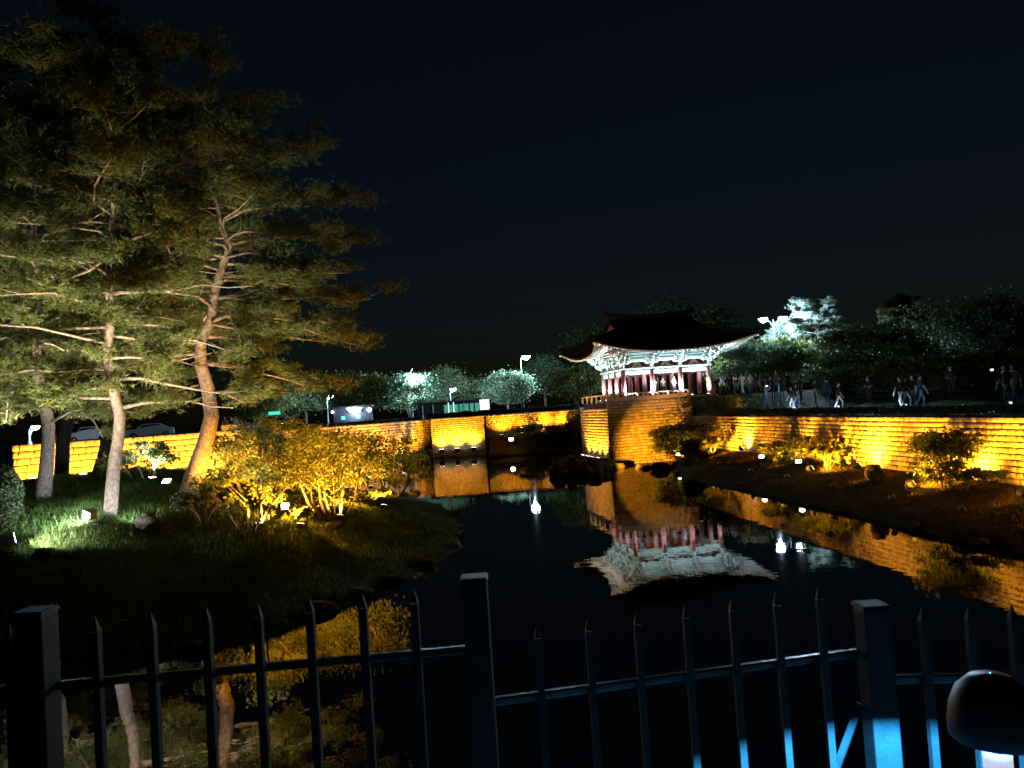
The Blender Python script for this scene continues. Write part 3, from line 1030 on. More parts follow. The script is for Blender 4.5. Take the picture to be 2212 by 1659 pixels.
for k in range(4):
    half = HX if k % 2 == 0 else HY
    nr = int(2 * (half + OVC) / .34)
    ts = [-1 + 2 * (i + .5) / nr for i in range(nr)]
    for t in ts:
        a, b_ = under_pt(k, t, .17), under_pt(k, t, .98)
        stick('rafter', raf, a + Vector((0, 0, -.13)), b_ + Vector((0, 0, -.10)), .13, PAV)
        a, b_ = under_pt(k, t, 0.0), under_pt(k, t, .34)
        stick('flying_rafter', fly, a + Vector((0, 0, -.01)), b_ + Vector((0, 0, -.01)), .09, PAV)
    # boards over the rafters
    NT, NU = 28, 4
    t_ = MB()
    for iu in range(NU + 1):
        for it in range(NT + 1):
            t_.v.append(tuple(under_pt(k, -1 + 2 * it / NT, iu / NU) + Vector((0, 0, .05))))
    for iu in range(NU):
        for it in range(NT):
            i0 = iu * (NT + 1) + it
            t_.f.append((i0, i0 + 1, i0 + NT + 2, i0 + NT + 1))
    t_.build('eave_boards', M['cream'], PAV, smooth=True)
    # edge board along the eave
    MB().tube([under_pt(k, -1 + 2 * i / NT, .01) + Vector((0, 0, .085)) for i in range(NT + 1)], .055, 6).build('eave_edge', M['white_end'], PAV, smooth=True)
    # roof deck
    t_ = MB()
    NU = 8
    for iu in range(NU + 1):
        for it in range(NT + 1):
            t_.v.append(tuple(roof_pt(k, -1 + 2 * it / NT, iu / NU, .2)))
    for iu in range(NU):
        for it in range(NT):
            i0 = iu * (NT + 1) + it
            t_.f.append((i0, i0 + 1, i0 + NT + 2, i0 + NT + 1))
    t_.build('roof_skirt', M['roof_tile'], PAV, smooth=True)
    # rounded tile rows with their end discs
    nr = int(2 * (half + OVC) / .30)
    for i in range(nr):
        t = -1 + 2 * (i + .5) / nr
        tb = MB()
        tb.tube([roof_pt(k, t, -.015 + u * 1.01, .235) for u in (0, .15, .3, .5, .75, 1)], .085, 6)
        tb.build('tile_row', M['roof_tile'], PAV, smooth=True)
    # hip ridge at the t=1 corner
    tb = MB()
    tb.tube([roof_pt(k, 1, u, .32 + (.22 * (1 - u) ** 6)) for u in (-.03, .0, .1, .25, .45, .7, 1)], [.10, .15, .16, .16, .16, .16, .16], 8)
    tb.build('hip_ridge', M['roof_tile'], PAV, smooth=True)
    # corner rafter
    a, b_ = under_pt(k, 1, .0), under_pt(k, 1, .95)
    tb = MB()
    tb.tube([a + (b_ - a) * -.02 + Vector((0, 0, .02)), a + (b_ - a) * .3 + Vector((0, 0, -.16)), b_ + Vector((0, 0, -.12))], [.10, .14, .15], 6)
    tb.build('corner_rafter', M['white_end'], PAV)
# upper gabled roof
for sgn in (-1, 1):
    t_ = MB()
    pr = [(GY + .05, GZ + .2), (GY * .6, GZ + .62), (GY * .25, RZ - .42), (0, RZ)]
    for yv, z in pr:
        t_.v += [(-GX - .25, sgn * yv, z), (GX + .25, sgn * yv, z)]
    for i in range(3):
        t_.f.append((2 * i, 2 * i + 1, 2 * i + 3, 2 * i + 2))
    t_.build('upper_roof', M['roof_tile'], PAV)
    for i in range(25):
        x = -GX - .2 + (2 * GX + .4) * i / 24
        MB().tube([(x, sgn * yv, z + .04) for yv, z in pr], .085, 6).build('tile_row', M['roof_tile'], PAV, smooth=True)
    MB().add([(sgn * GX, -GY, GZ), (sgn * GX, GY, GZ), (sgn * GX, GY * .3, RZ - .5), (sgn * GX, 0, RZ - .05), (sgn * GX, -GY * .3, RZ - .5)],
             [(0, 1, 2, 3, 4)]).build('gable_board', M['panel_red'], PAV)
rp = [(-GX - .35 + (2 * GX + .7) * i / 10, 0, RZ + .16 + .28 * abs(i / 5 - 1) ** 2.2) for i in range(11)]
MB().tube(rp, .2, 8).build('main_ridge', M['roof_tile'], PAV, smooth=True)
for sx in (-1, 1):
    MB().lathe((sx * (GX + .35), 0, RZ + .3), [(.2, 0), (.24, .2), (.14, .45), (.02, .6)], 8).build('ridge_ornament', M['roof_tile'], PAV, smooth=True)

# lamp fixtures at the column feet
PW = Matrix.Translation((pc.x, pc.y, BAST_Z)) @ Matrix.Rotation(TH, 4, 'Z')
for k, x in enumerate((-3.3, -1.9, -.62, .62, 1.9, 3.3)):
    p = PW @ Vector((x, -HY - .68, 0))
    lab = ('left end', 'second', 'third', 'fourth', 'fifth', 'right end')[k]
    flood(f'small white uplight on the bastion edge, {lab} of the row before the pavilion', p, -BY * .05 + Vector((0, 0, 1)), (.86, .96, 1.0), 225, 155, .6, 'lens_white', scale=.5, group='uplights in front of the pavilion columns')
for y, w in ((-1.9, 'nearest'), (0, 'middle'), (1.9, 'farthest')):
    p = PW @ Vector((-HX - .72, y, 0))
    flood(f'small white uplight beside the left columns of the pavilion, {w} of three', p, -BX * .1 + Vector((0, 0, 1)), (.84, .96, 1.0), 240, 155, .6, 'lens_white', scale=.5, group='uplights beside the left pavilion columns')
for x, y in ((HX / 3 + .2, -HY - .42), (-HX + .1, -HY - .42)):
    p = PW @ Vector((x, y, 0))
    flood('tiny pinkish lamp right at the foot of a front column', p, BY * .2 + Vector((0, 0, 1)), (1.0, .9, .95), 16, 150, .6, 'lens_white', scale=.35, group='lamps at the column feet')

# low railing on the bastion edge
RL = thing('railing', 'low amber-lit railing with openwork panels along the bastion edge', 'railing', (BC.x, BC.y, BAST_Z), TH)
post = MB().box((0, 0, .33), (.11, .11, .66)).mesh('railing_post', M['rail_stone'])
n_p = 9
for i in range(n_p):
    o = link('railing_post', post, RL)
    o.location = (.12 + i * (7.0 / (n_p - 1)), .12, .002)
    if i == 0:
        o.scale = (1.2, 1.2, 1.7)
for z, th in ((.64, .08), (.34, .06), (.10, .07)):
    MB().tube([(.1, .12, z), (7.2, .12, z)], th * .6, 6).build('handrail' if z > .6 else 'rail', M['rail_stone'], RL)
for i in range(n_p - 1):
    x0 = .12 + i * (7.0 / (n_p - 1)) + .06
    w = 7.0 / (n_p - 1) - .12
    MB().box((x0 + w / 2, .12, .225), (w, .03, .17)).build('railing_panel', M['rail_stone'], RL)
    MB().box((x0 + w / 2, .12, .49), (.06, .05, .24)).build('baluster', M['rail_stone'], RL)
for i in range(5):
    o = link('railing_post', post, RL)
    o.location = (.12, 1.9 + i * 1.6, .002)
MB().tube([(.12, .12, .62), (.12, 8.3, .62)], .045, 6).build('handrail', M['rail_stone'], RL)


# ------------------------------------------------------------------ trees
def jit(a):
    return random.uniform(-a, a)


def pine(name, label, group, base, trunk, rads, zlo, ztop, reach, n_limbs, dens=1.0, bark='bark', explicit=(), len_=.2, wid=.015, seed=1, profile=None, show=6, clear=None, needle='needle'):
    """trunk: list of local points; limbs spread flat pads of needles; explicit: limbs given point by point"""
    r = random.Random(seed)
    root = thing(name, label, 'pine tree', base, 0, group)
    trunk = [Vector(p) for p in trunk]
    MB().tube([trunk[0] - Vector((0, 0, .4))] + trunk, [rads[0] * 1.15] + list(rads), 10).build('trunk', M[bark], root, smooth=True)

    def tr(z):
        for a, b_, in zip(trunk, trunk[1:]):
            if a.z <= z <= b_.z:
                return a.lerp(b_, (z - a.z) / max(b_.z - a.z, 1e-6))
        return trunk[-1]

    def tr_r(z):
        for i, (a, b_) in enumerate(zip(trunk, trunk[1:])):
            if a.z <= z <= b_.z:
                return rads[i] + (rads[i + 1] - rads[i]) * (z - a.z) / max(b_.z - a.z, 1e-6)
        return rads[-1]
    limbs = []
    for k in range(n_limbs):
        f = (k + .5) / n_limbs
        z = zlo + (ztop - zlo) * f ** .9
        p = tr(z)
        prof = profile(f) if profile else (1 - .62 * f) * (.75 + .5 * min(1, f * 5))
        L = reach * prof * r.uniform(.65, 1.15)
        az = k * 2.4 + r.uniform(-.5, .5)
        d = Vector((math.cos(az), math.sin(az), 0))
        rise = r.uniform(-.08, .22) + .35 * f
        pts = [p]
        for q in range(1, 6):
            u = q / 5
            sag = -.22 * u * u * L * (1 - f) + rise * L * u
            side_ = Vector((-d.y, d.x, 0)) * math.sin(u * 3 + k) * .12 * L
            pts.append(p + d * L * u + side_ + Vector((0, 0, sag + r.uniform(-.08, .08))))
        limbs.append((pts, max(.018, min(tr_r(z) * .42, .085)), L))
    for pts in explicit:
        pts = [Vector(p) for p in pts]
        limbs.append((pts, .055, (pts[-1] - pts[0]).length))
    C = []
    joined = MB()
    limbs.sort(key=lambda t: -t[2])
    for i, (pts, rr, L) in enumerate(limbs):
        n_ = len(pts)
        rd = [rr * (1 - .75 * j / (n_ - 1)) for j in range(n_)]
        if i < show or (explicit and L and pts in [list(map(Vector, e)) for e in explicit]):
            MB().tube(pts, rd, 6).build('limb', M[bark], root, smooth=True)
        else:
            joined.tube(pts, rd, 5)
        npad = max(3, int(L * 2.2 * dens))
        for _ in range(npad):
            u = r.uniform(.28, 1.04)
            x = u * (n_ - 1)
            j = min(int(x), n_ - 2)
            c = pts[j].lerp(pts[j + 1], x - j)
            sp = .15 + .075 * L
            c = c + Vector((r.gauss(0, sp), r.gauss(0, sp), r.uniform(.0, .35)))
            joined.tube([pts[j].lerp(pts[j + 1], max(0, x - j - .3)), c], [.018, .008], 4, cap=False)
            if clear and clear(Vector(base) + c):
                continue
            n_t = int(r.uniform(46, 100))
            rad = r.uniform(.36, .72)
            P = RNG.normal(size=(n_t, 3)) * np.array([rad * .5, rad * .5, rad * .24])
            C.append(P + np.array(c))
    # crown top
    C.append(RNG.normal(size=(80, 3)) * np.array([.6, .6, .35]) + np.array(trunk[-1]))
    if joined.v:
        joined.build('twigs', M[bark], root, smooth=True)['kind'] = 'stuff'
    C = np.concatenate(C)
    link('crown', tuft_mesh('crown', C, len_, wid, 8, M[needle]), root)
    return root


def px_path(base, pts, y, depth=0.3, seed=3):
    r = random.Random(seed)
    out = []
    for i, (px, py) in enumerate(pts):
        p = at(px, py, y)
        p.y += r.uniform(-depth, depth) * min(1, i / 3)
        out.append(p - Vector(base))
    return out




def pix(p):
    d = p - EYE
    q = d.dot(F0)
    return 1106 + FPX * d.dot(CR) / q, 829.5 - FPX * d.dot(CU) / q


TRUNK_PX = [(405, 1078), (424, 1020), (446, 955), (456, 900), (448, 840), (440, 790), (440, 740), (452, 690), (465, 640), (480, 585), (491, 530), (478, 490), (466, 450)]


def keep_trunk_clear(p):
    """the leaning pine's trunk stands free of needles on the pond side"""
    if p.y > PINE_A.y + .2:
        return False
    a, b_ = pix(p)
    if not 430 < b_ < 1080:
        return False
    ys_ = [q[1] for q in TRUNK_PX][::-1]
    tx = float(np.interp(b_, ys_, [q[0] for q in TRUNK_PX][::-1]))
    return -48 < a - tx < 62


PINE_A = g_on(405, 1078, island_z, 12, 60)
tA = px_path(PINE_A, [(405, 1078), (424, 1020), (446, 955), (456, 900), (448, 840), (440, 790), (440, 740), (452, 690), (465, 640), (480, 585), (491, 530), (478, 490), (466, 450), (452, 380), (458, 300), (466, 235)], PINE_A.y)
rA = [.40, .37, .31, .27, .25, .22, .2, .18, .165, .15, .13, .10, .085, .065, .05, .03]
yA = PINE_A.y


def ex(pts, y, base, dy):
    n = len(pts) - 1
    return [at(px, py, y + dy * i / n) - Vector(base) for i, (px, py) in enumerate(pts)]


exA = [ex(q, yA, PINE_A, dy) for q, dy in (
    ([(490, 556), (450, 548), (415, 546), (402, 562)], -.6),
    ([(490, 556), (540, 545), (590, 556), (626, 572)], -.9),
    ([(486, 592), (545, 600), (600, 612), (656, 621)], -1.2),
    ([(484, 606), (520, 606), (560, 618)], .8),
    ([(476, 672), (510, 668), (542, 682), (640, 705), (740, 738), (800, 752)], -1.4),
    ([(478, 676), (500, 690), (510, 718)], -.8),
    ([(458, 782), (490, 786), (528, 797), (620, 820), (690, 845)], -1.0),
    ([(488, 520), (505, 508), (530, 500), (640, 505), (730, 518), (775, 530)], .8),
    ([(466, 640), (560, 650), (680, 640), (760, 652), (805, 645)], 1.4),
    ([(465, 452), (440, 440), (425, 430)], -.4),
    ([(478, 480), (560, 440), (660, 430), (750, 440)], 1.5),
    ([(455, 700), (560, 720), (650, 733), (740, 742)], 2.2),
    ([(452, 380), (540, 340), (640, 320), (690, 300)], -.6),
    ([(446, 850), (540, 840), (640, 850)], 1.5))]
pine('pine_tree', 'tall leaning pine whose trunk bows right from behind the lawn, nearest the open sky', 'tall pines on the island', PINE_A, tA, rA, 5.0, tA[-1].z, 5.0, 38, explicit=exA, seed=2, show=0, clear=keep_trunk_clear)

PINE_B = g_on(238, 1110, island_z, 12, 60)
tB = px_path(PINE_B, [(238, 1110), (246, 1010), (257, 945), (258, 900), (248, 860), (241, 800), (236, 765), (235, 700), (238, 600), (243, 500), (246, 390), (244, 250), (241, 115)], PINE_B.y, .15)
rB = [.22, .20, .185, .175, .165, .155, .15, .14, .125, .11, .09, .06, .03]
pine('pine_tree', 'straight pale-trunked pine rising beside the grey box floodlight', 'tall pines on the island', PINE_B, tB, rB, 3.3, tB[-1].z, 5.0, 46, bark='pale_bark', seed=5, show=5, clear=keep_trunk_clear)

PINE_C = g_on(93, 1080, island_z, 12, 60)
tC = px_path(PINE_C, [(93, 1080), (100, 1010), (105, 960), (104, 920), (95, 870), (88, 830), (85, 760), (80, 650), (75, 500), (72, 330), (70, 150)], PINE_C.y, .15)
rC = [.27, .24, .22, .21, .19, .18, .16, .14, .11, .08, .03]
exC = [ex(q, PINE_C.y, PINE_C, dy) for q, dy in (([(98, 895), (60, 868), (20, 855)], -.6), ([(95, 870), (60, 850), (20, 845)], .5), ([(104, 915), (150, 890), (200, 905), (222, 945)], -.5),
                                                ([(88, 810), (40, 795), (-10, 792)], -.4))]
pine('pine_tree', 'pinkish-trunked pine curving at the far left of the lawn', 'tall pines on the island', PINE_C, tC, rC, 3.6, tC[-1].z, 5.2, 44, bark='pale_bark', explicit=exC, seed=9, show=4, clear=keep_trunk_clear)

PINE_D = Vector((*at(128, 1030, 37).xy, 0))
PINE_D.z = island_z(PINE_D.x, PINE_D.y)
tD = px_path(PINE_D, [(126, 1040), (136, 960), (150, 890), (146, 840), (140, 780), (150, 690), (160, 580), (165, 410), (160, 225)], 37, .3)
tD[0] = Vector((0, 0, 0))
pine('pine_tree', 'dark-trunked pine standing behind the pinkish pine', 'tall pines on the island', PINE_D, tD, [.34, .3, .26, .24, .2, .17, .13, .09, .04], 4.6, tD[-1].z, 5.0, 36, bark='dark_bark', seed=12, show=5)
PINE_E = Vector((*at(208, 1030, 36).xy, 0))
PINE_E.z = island_z(PINE_E.x, PINE_E.y)
tE = px_path(PINE_E, [(208, 1035), (228, 970), (234, 910), (240, 850), (262, 780), (300, 690), (320, 580), (330, 420), (335, 215)], 36, .3)
tE[0] = Vector((0, 0, 0))
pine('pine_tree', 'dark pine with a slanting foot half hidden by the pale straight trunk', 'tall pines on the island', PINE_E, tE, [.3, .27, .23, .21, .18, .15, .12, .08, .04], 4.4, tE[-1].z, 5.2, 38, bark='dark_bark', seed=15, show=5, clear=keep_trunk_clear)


def shrub(name, label, cat, base, h, w, stems, n_clump, per, leaf, size, mt='leaf', bark='bark', group=None, low=.35, seed=1, d=None, flat=.2):
    """multi-stemmed shrub or small tree: forking stems and clumps of leaves through an uneven crown"""
    r = random.Random(seed)
    root = thing(name, label, cat, base, 0, group)
    st = MB()
    tips = []
    for k in range(stems):
        az = k * 2 * PI / stems + r.uniform(-.6, .6)
        a = Vector((math.cos(az) * .06 * w, math.sin(az) * .06 * w, -.15))
        e = Vector((math.cos(az) * w * r.uniform(.15, .3), math.sin(az) * w * r.uniform(.15, .3), h * r.uniform(.45, .62)))
        mid = a.lerp(e, .5) + Vector((jit(.06), jit(.06), 0)) * w
        r0 = max(.012, .022 * h) * r.uniform(.8, 1.2)
        st.tube([a, mid, e], [r0, r0 * .75, r0 * .5], 6)
        for q in range(3):
            az2 = az + r.uniform(-1.3, 1.3)
            t2 = e + Vector((math.cos(az2) * w * .25, math.sin(az2) * w * .25, h * r.uniform(.15, .35)))
            st.tube([mid.lerp(e, r.uniform(.4, 1)), t2], [r0 * .5, r0 * .15], 5, cap=False)
            tips.append(t2)
    st.build('trunk' if stems < 4 else 'stems', M[bark], root, smooth=True)
    C = []
    for k in range(n_clump):
        if k < len(tips):
            c = np.array(tips[k])
        else:
            a = r.uniform(0, 2 * PI)
            rr = math.sqrt(r.uniform(.05, 1)) * w * .5
            zz = low + (1 - low) * r.random() ** .8
            rr *= math.sqrt(max(.08, 1 - ((zz - .55) / .5) ** 2))
            c = np.array((rr * math.cos(a), rr * math.sin(a) * (d or 1), zz * h))
        sz = w * r.uniform(.04, .085)
        C.append(c + RNG.normal(size=(per, 3)) * np.array([sz, sz, sz * .55]))
    link('crown', leaf_mesh('crown', np.concatenate(C), size, M[mt], flat), root)
    return root


def sh(px, py, zf, **k):
    p = g_on(px, py, zf, 12, 95)
    return p


# island shrub trees lit amber
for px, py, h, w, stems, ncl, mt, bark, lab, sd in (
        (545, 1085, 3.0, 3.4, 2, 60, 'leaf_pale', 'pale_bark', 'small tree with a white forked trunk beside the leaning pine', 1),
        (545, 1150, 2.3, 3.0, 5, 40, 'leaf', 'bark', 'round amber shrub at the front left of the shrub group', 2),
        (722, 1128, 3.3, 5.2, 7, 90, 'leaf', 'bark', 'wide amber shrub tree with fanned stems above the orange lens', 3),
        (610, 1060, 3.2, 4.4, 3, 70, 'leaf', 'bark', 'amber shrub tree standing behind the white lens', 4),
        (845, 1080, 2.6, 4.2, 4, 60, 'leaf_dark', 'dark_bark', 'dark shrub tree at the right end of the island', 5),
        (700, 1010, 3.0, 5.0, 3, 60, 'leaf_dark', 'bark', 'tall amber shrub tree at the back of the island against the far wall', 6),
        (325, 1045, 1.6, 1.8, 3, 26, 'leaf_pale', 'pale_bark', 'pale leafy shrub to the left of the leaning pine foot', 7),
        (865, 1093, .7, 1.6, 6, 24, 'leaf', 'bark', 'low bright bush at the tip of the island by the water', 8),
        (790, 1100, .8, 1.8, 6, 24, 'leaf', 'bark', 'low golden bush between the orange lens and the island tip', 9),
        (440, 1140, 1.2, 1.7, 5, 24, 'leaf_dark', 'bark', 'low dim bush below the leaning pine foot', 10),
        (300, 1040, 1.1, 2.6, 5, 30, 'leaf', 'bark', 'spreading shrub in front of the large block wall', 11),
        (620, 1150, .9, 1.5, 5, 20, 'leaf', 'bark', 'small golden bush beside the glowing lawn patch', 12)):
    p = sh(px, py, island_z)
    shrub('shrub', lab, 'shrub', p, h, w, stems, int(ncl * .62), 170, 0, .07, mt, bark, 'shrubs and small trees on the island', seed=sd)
# dark clipped bush at the left edge
p = g_on(5, 1140, island_z, 12, 60)
bs = thing('bush', 'dark round clipped bush at the left edge of the picture', 'bush', p, 0)
C = RNG.normal(size=(5200, 3))
C = unit(C) * (RNG.uniform(.55, 1, (5200, 1)) ** .4) * np.array([.62, .62, 1.0]) + np.array([0, 0, 1.0])
link('crown', leaf_mesh('crown', C, .06, M['leaf_dark']), bs)
MB().tube([(0, 0, -.2), (0, 0, 1.1)], [.07, .04], 6).build('trunk', M['dark_bark'], bs)

# bushes along the right wall
for px, py, h, w, ncl, mt, lab, sd in (
        (2040, 1056, 2.15, 2.5, 95, 'leaf_dark', 'big dark upright bush at the right wall with feathery top', 21),
        (1470, 985, 1.2, 2.2, 40, 'leaf', 'glowing leafy bush at the bastion corner around a lamp', 22),
        (1535, 985, 1.3, 1.8, 34, 'leaf', 'lit shrub below the first bright patch of the right wall', 23),
        (1680, 1000, 1.1, 1.9, 40, 'leaf', 'golden shrub right of the white lamp streak', 24),
        (1735, 1008, 1.6, 2.6, 56, 'leaf', 'wide leafy bush around a lamp in the middle of the right wall', 25),
        (1790, 1015, 1.3, 1.8, 34, 'leaf_dark', 'dim bush left of the round boulder', 26),
        (2165, 1048, .7, 1.2, 20, 'leaf_dark', 'low dim bush right of the big dark bush', 27)):
    p = g_on(px, py, bank_z, 20, 61)
    w_ = wall_x(p.y)
    if p.x > w_ - .8:
        p.x = w_ - .8
        p.z = bank_z(p.x, p.y)
    shrub('shrub', lab, 'shrub', p, h, w, 6, ncl, 95, 0, .06, mt, 'bark', 'bushes along the right wall', low=.12, seed=sd, flat=-.3)
# dark mass right of the bastion front
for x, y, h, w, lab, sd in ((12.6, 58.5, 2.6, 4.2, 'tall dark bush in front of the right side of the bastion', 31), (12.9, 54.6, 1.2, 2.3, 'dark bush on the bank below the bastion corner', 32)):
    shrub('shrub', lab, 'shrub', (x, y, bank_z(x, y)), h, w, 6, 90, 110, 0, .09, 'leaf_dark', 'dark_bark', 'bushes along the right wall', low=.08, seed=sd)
# bushes on the far bank and on the left bank of the bay
for x, y, h, w, mt, lab, sd in ((1.8, 89.0, 1.6, 3.0, 'leaf', 'scraggly lit bush at the foot of the recessed wall', 41), (5.2, 88.6, 1.5, 3.2, 'leaf', 'lit bush in front of the recessed wall beside the bastion', 42),
                               (-13.0, 87.4, 1.8, 3.4, 'leaf', 'bush on the far bank left of the projecting bay', 43), (3.4, 86.2, 1.1, 4.5, 'leaf_dark', 'dark low bush on the far bank near the water', 44)):
    shrub('shrub', lab, 'shrub', (x, y, back_z(x, y)), h, w, 6, 50, 90, 0, .10, mt, 'bark', 'bushes on the far bank', low=.1, seed=sd)


# broadleaf and pine trees beyond the walls
def crown_tree(label, base, h, w, mt='leaf_pale', bark='bark', n=70, per=120, size=.16, seed=1, low=.28, group='trees beyond the far wall', cat='tree'):
    r = random.Random(seed)
    root = thing('tree', label, cat, base, 0, group)
    t = MB()
    top = Vector((jit(.3), jit(.3), h * .8))
    r0 = .025 * h
    t.tube([(0, 0, -.3), (jit(.1), jit(.1), h * .25), (jit(.3), jit(.3), h * .5), top], [r0 * 1.2, r0, r0 * .6, r0 * .2], 8)
    for k in range(9):
        az = k * 2.4
        z = h * r.uniform(.22, .6)
        e = Vector((math.cos(az) * w * .38, math.sin(az) * w * .38, z + h * r.uniform(.1, .25)))
        t.tube([(0, 0, z), e * .55 + Vector((0, 0, z * .45)), e], [r0 * .5, r0 * .35, r0 * .12], 5)
    t.build('trunk', M[bark], root, smooth=True)
    C = []
    for k in range(n):
        v = Vector((r.gauss(0, 1), r.gauss(0, 1), r.gauss(0, 1))).normalized() * r.uniform(.35, 1) ** .5
        c = np.array((v.x * w * .5, v.y * w * .5, h * (low + (1 - low) * (.5 + .5 * v.z))))
        s_ = w * r.uniform(.05, .10)
        C.append(c + RNG.normal(size=(per, 3)) * np.array([s_, s_, s_ * .6]))
    link('crown', leaf_mesh('crown', np.concatenate(C), size, M[mt]), root)
    return root


def far(px, y, z=BACK_Z):
    p = at(px, 885, y)
    return Vector((p.x, y, z))


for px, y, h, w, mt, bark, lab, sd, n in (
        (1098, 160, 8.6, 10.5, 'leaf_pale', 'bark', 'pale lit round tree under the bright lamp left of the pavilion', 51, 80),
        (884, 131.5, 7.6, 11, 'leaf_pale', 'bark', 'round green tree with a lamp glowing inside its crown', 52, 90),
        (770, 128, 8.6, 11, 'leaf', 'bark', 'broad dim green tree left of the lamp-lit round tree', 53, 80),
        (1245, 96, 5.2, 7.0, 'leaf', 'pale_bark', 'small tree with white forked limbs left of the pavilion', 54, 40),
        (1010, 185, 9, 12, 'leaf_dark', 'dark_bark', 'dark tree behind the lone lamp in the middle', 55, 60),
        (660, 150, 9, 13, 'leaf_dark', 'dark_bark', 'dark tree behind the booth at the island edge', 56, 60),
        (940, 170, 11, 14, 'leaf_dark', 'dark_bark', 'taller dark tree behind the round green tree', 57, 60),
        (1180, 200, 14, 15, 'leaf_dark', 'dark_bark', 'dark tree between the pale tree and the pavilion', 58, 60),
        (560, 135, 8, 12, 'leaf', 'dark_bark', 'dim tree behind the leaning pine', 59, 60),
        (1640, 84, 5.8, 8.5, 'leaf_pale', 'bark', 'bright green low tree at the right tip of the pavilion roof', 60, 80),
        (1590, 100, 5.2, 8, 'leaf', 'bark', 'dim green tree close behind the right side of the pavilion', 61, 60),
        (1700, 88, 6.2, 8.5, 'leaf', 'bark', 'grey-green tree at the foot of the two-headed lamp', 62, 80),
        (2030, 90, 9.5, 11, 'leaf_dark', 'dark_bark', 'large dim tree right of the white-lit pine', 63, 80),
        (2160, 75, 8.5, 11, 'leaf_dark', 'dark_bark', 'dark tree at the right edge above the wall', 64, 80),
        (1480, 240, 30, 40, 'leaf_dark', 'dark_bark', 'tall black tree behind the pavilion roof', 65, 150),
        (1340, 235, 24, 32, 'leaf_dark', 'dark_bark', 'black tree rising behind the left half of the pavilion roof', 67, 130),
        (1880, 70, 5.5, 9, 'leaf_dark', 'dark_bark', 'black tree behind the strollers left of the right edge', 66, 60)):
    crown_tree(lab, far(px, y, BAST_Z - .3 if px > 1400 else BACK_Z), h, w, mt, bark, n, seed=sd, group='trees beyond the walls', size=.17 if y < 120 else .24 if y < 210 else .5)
for px, y, h, reach, sd, lab, bark in (
        (1780, 93.5, 10.6, 5.0, 71, 'white-lit pine with a pale trunk right of the two-headed lamp', 'pale_bark'),
        (1960, 96, 10.5, 4.4, 72, 'dim pine further right behind the white-lit pine', 'bark'),
        (1700, 104, 8.8, 3.6, 73, 'pine just behind the two-headed street lamp', 'bark')):
    b_ = far(px, y, BAST_Z - .3)
    tr_ = [(0, 0, 0), (.1, 0, h * .25), (-.05, .1, h * .5), (.15, 0, h * .75), (.1, .1, h)]
    pine('pine_tree', lab, 'pines beyond the right wall', b_, tr_, [.26, .22, .18, .12, .04], 1.6, h, reach, 34, dens=.8, bark=bark, len_=.32, wid=.03, seed=sd, show=4, needle='needle' if sd == 72 else 'needle_lit')


# hedges on top of the walls
def hedge(label, p0, p1, h, w, z, n, size=.09):
    a, b_ = Vector((*p0, z)), Vector((*p1, z))
    L = (b_ - a).length
    ang = math.atan2(b_.y - a.y, b_.x - a.x)
    root = thing('hedge', label, 'hedge', a, ang, 'hedges on the wall tops')
    C = np.stack([RNG.uniform(0, L, n), RNG.uniform(-w / 2, w / 2, n), h * RNG.uniform(.02, 1, n) ** .7], 1)
    C[:, 2] *= .85 + .15 * np.sin(C[:, 0] * 2.3) * np.sin(C[:, 0] * .9)
    link('crown', leaf_mesh('crown', C, size, M['leaf_dark']), root)
    st = MB()
    for k in range(int(L / 1.2)):
        st.tube([(k * 1.2 + .3, 0, -.1), (k * 1.2 + .3 + jit(.2), jit(.1), h * .7)], [.03, .012], 4)
    st.build('stems', M['dark_bark'], root)['kind'] = 'stuff'
    return root


hedge('dark clipped hedge along the top of the far wall', (-10.8, 94.0), (8.0, 92.8), .75, .9, BACK_Z, 9000, .12)
hedge('dark hedge on top of the wall behind the island shrubs', (-32.5, 52.5), (-11.8, 94.0), .36, .9, BACK_Z, 14000, .12)
hb = BC + BX * 8.2 + BY * .6
hedge('dark hedge falling from the bastion to the right wall', (hb.x, hb.y), (wall_x(53) + 1.1, 53), 1.0, 1.6, WALL_Z + .5, 7000, .1)
hedge('knee-high dark hedge on top of the right wall behind its edge', (wall_x(52) + .95, 52), (wall_x(22) + .95, 22), .42, .6, WALL_Z + .05, 12000, .08)


hedge('added tall dark hedge behind the strollers on the terrace', (wall_x(60) + 9.5, 60), (wall_x(20) + 10, 20), 2.3, 1.6, WALL_Z + .9, 22000, .13)  # added to hide and dim the lamplit terrace ground


# grass
def blades(name, P, hgt, wid, mt):
    n = len(P)
    d = RNG.normal(size=(n, 3)) * .35
    d[:, 2] = 1
    d = unit(d)
    e = unit(np.cross(d, RNG.normal(size=(n, 3))))
    L = (hgt * RNG.uniform(.5, 1.4, n))[:, None]
    V = np.empty((n, 3, 3))
    V[:, 0] = P - e * wid
    V[:, 1] = P + e * wid
    V[:, 2] = P + d * L
    o = link(name, np_mesh(name, V.reshape(-1, 3), np.arange(n * 3).reshape(n, 3), mt))
    return tag(o, kind='stuff')


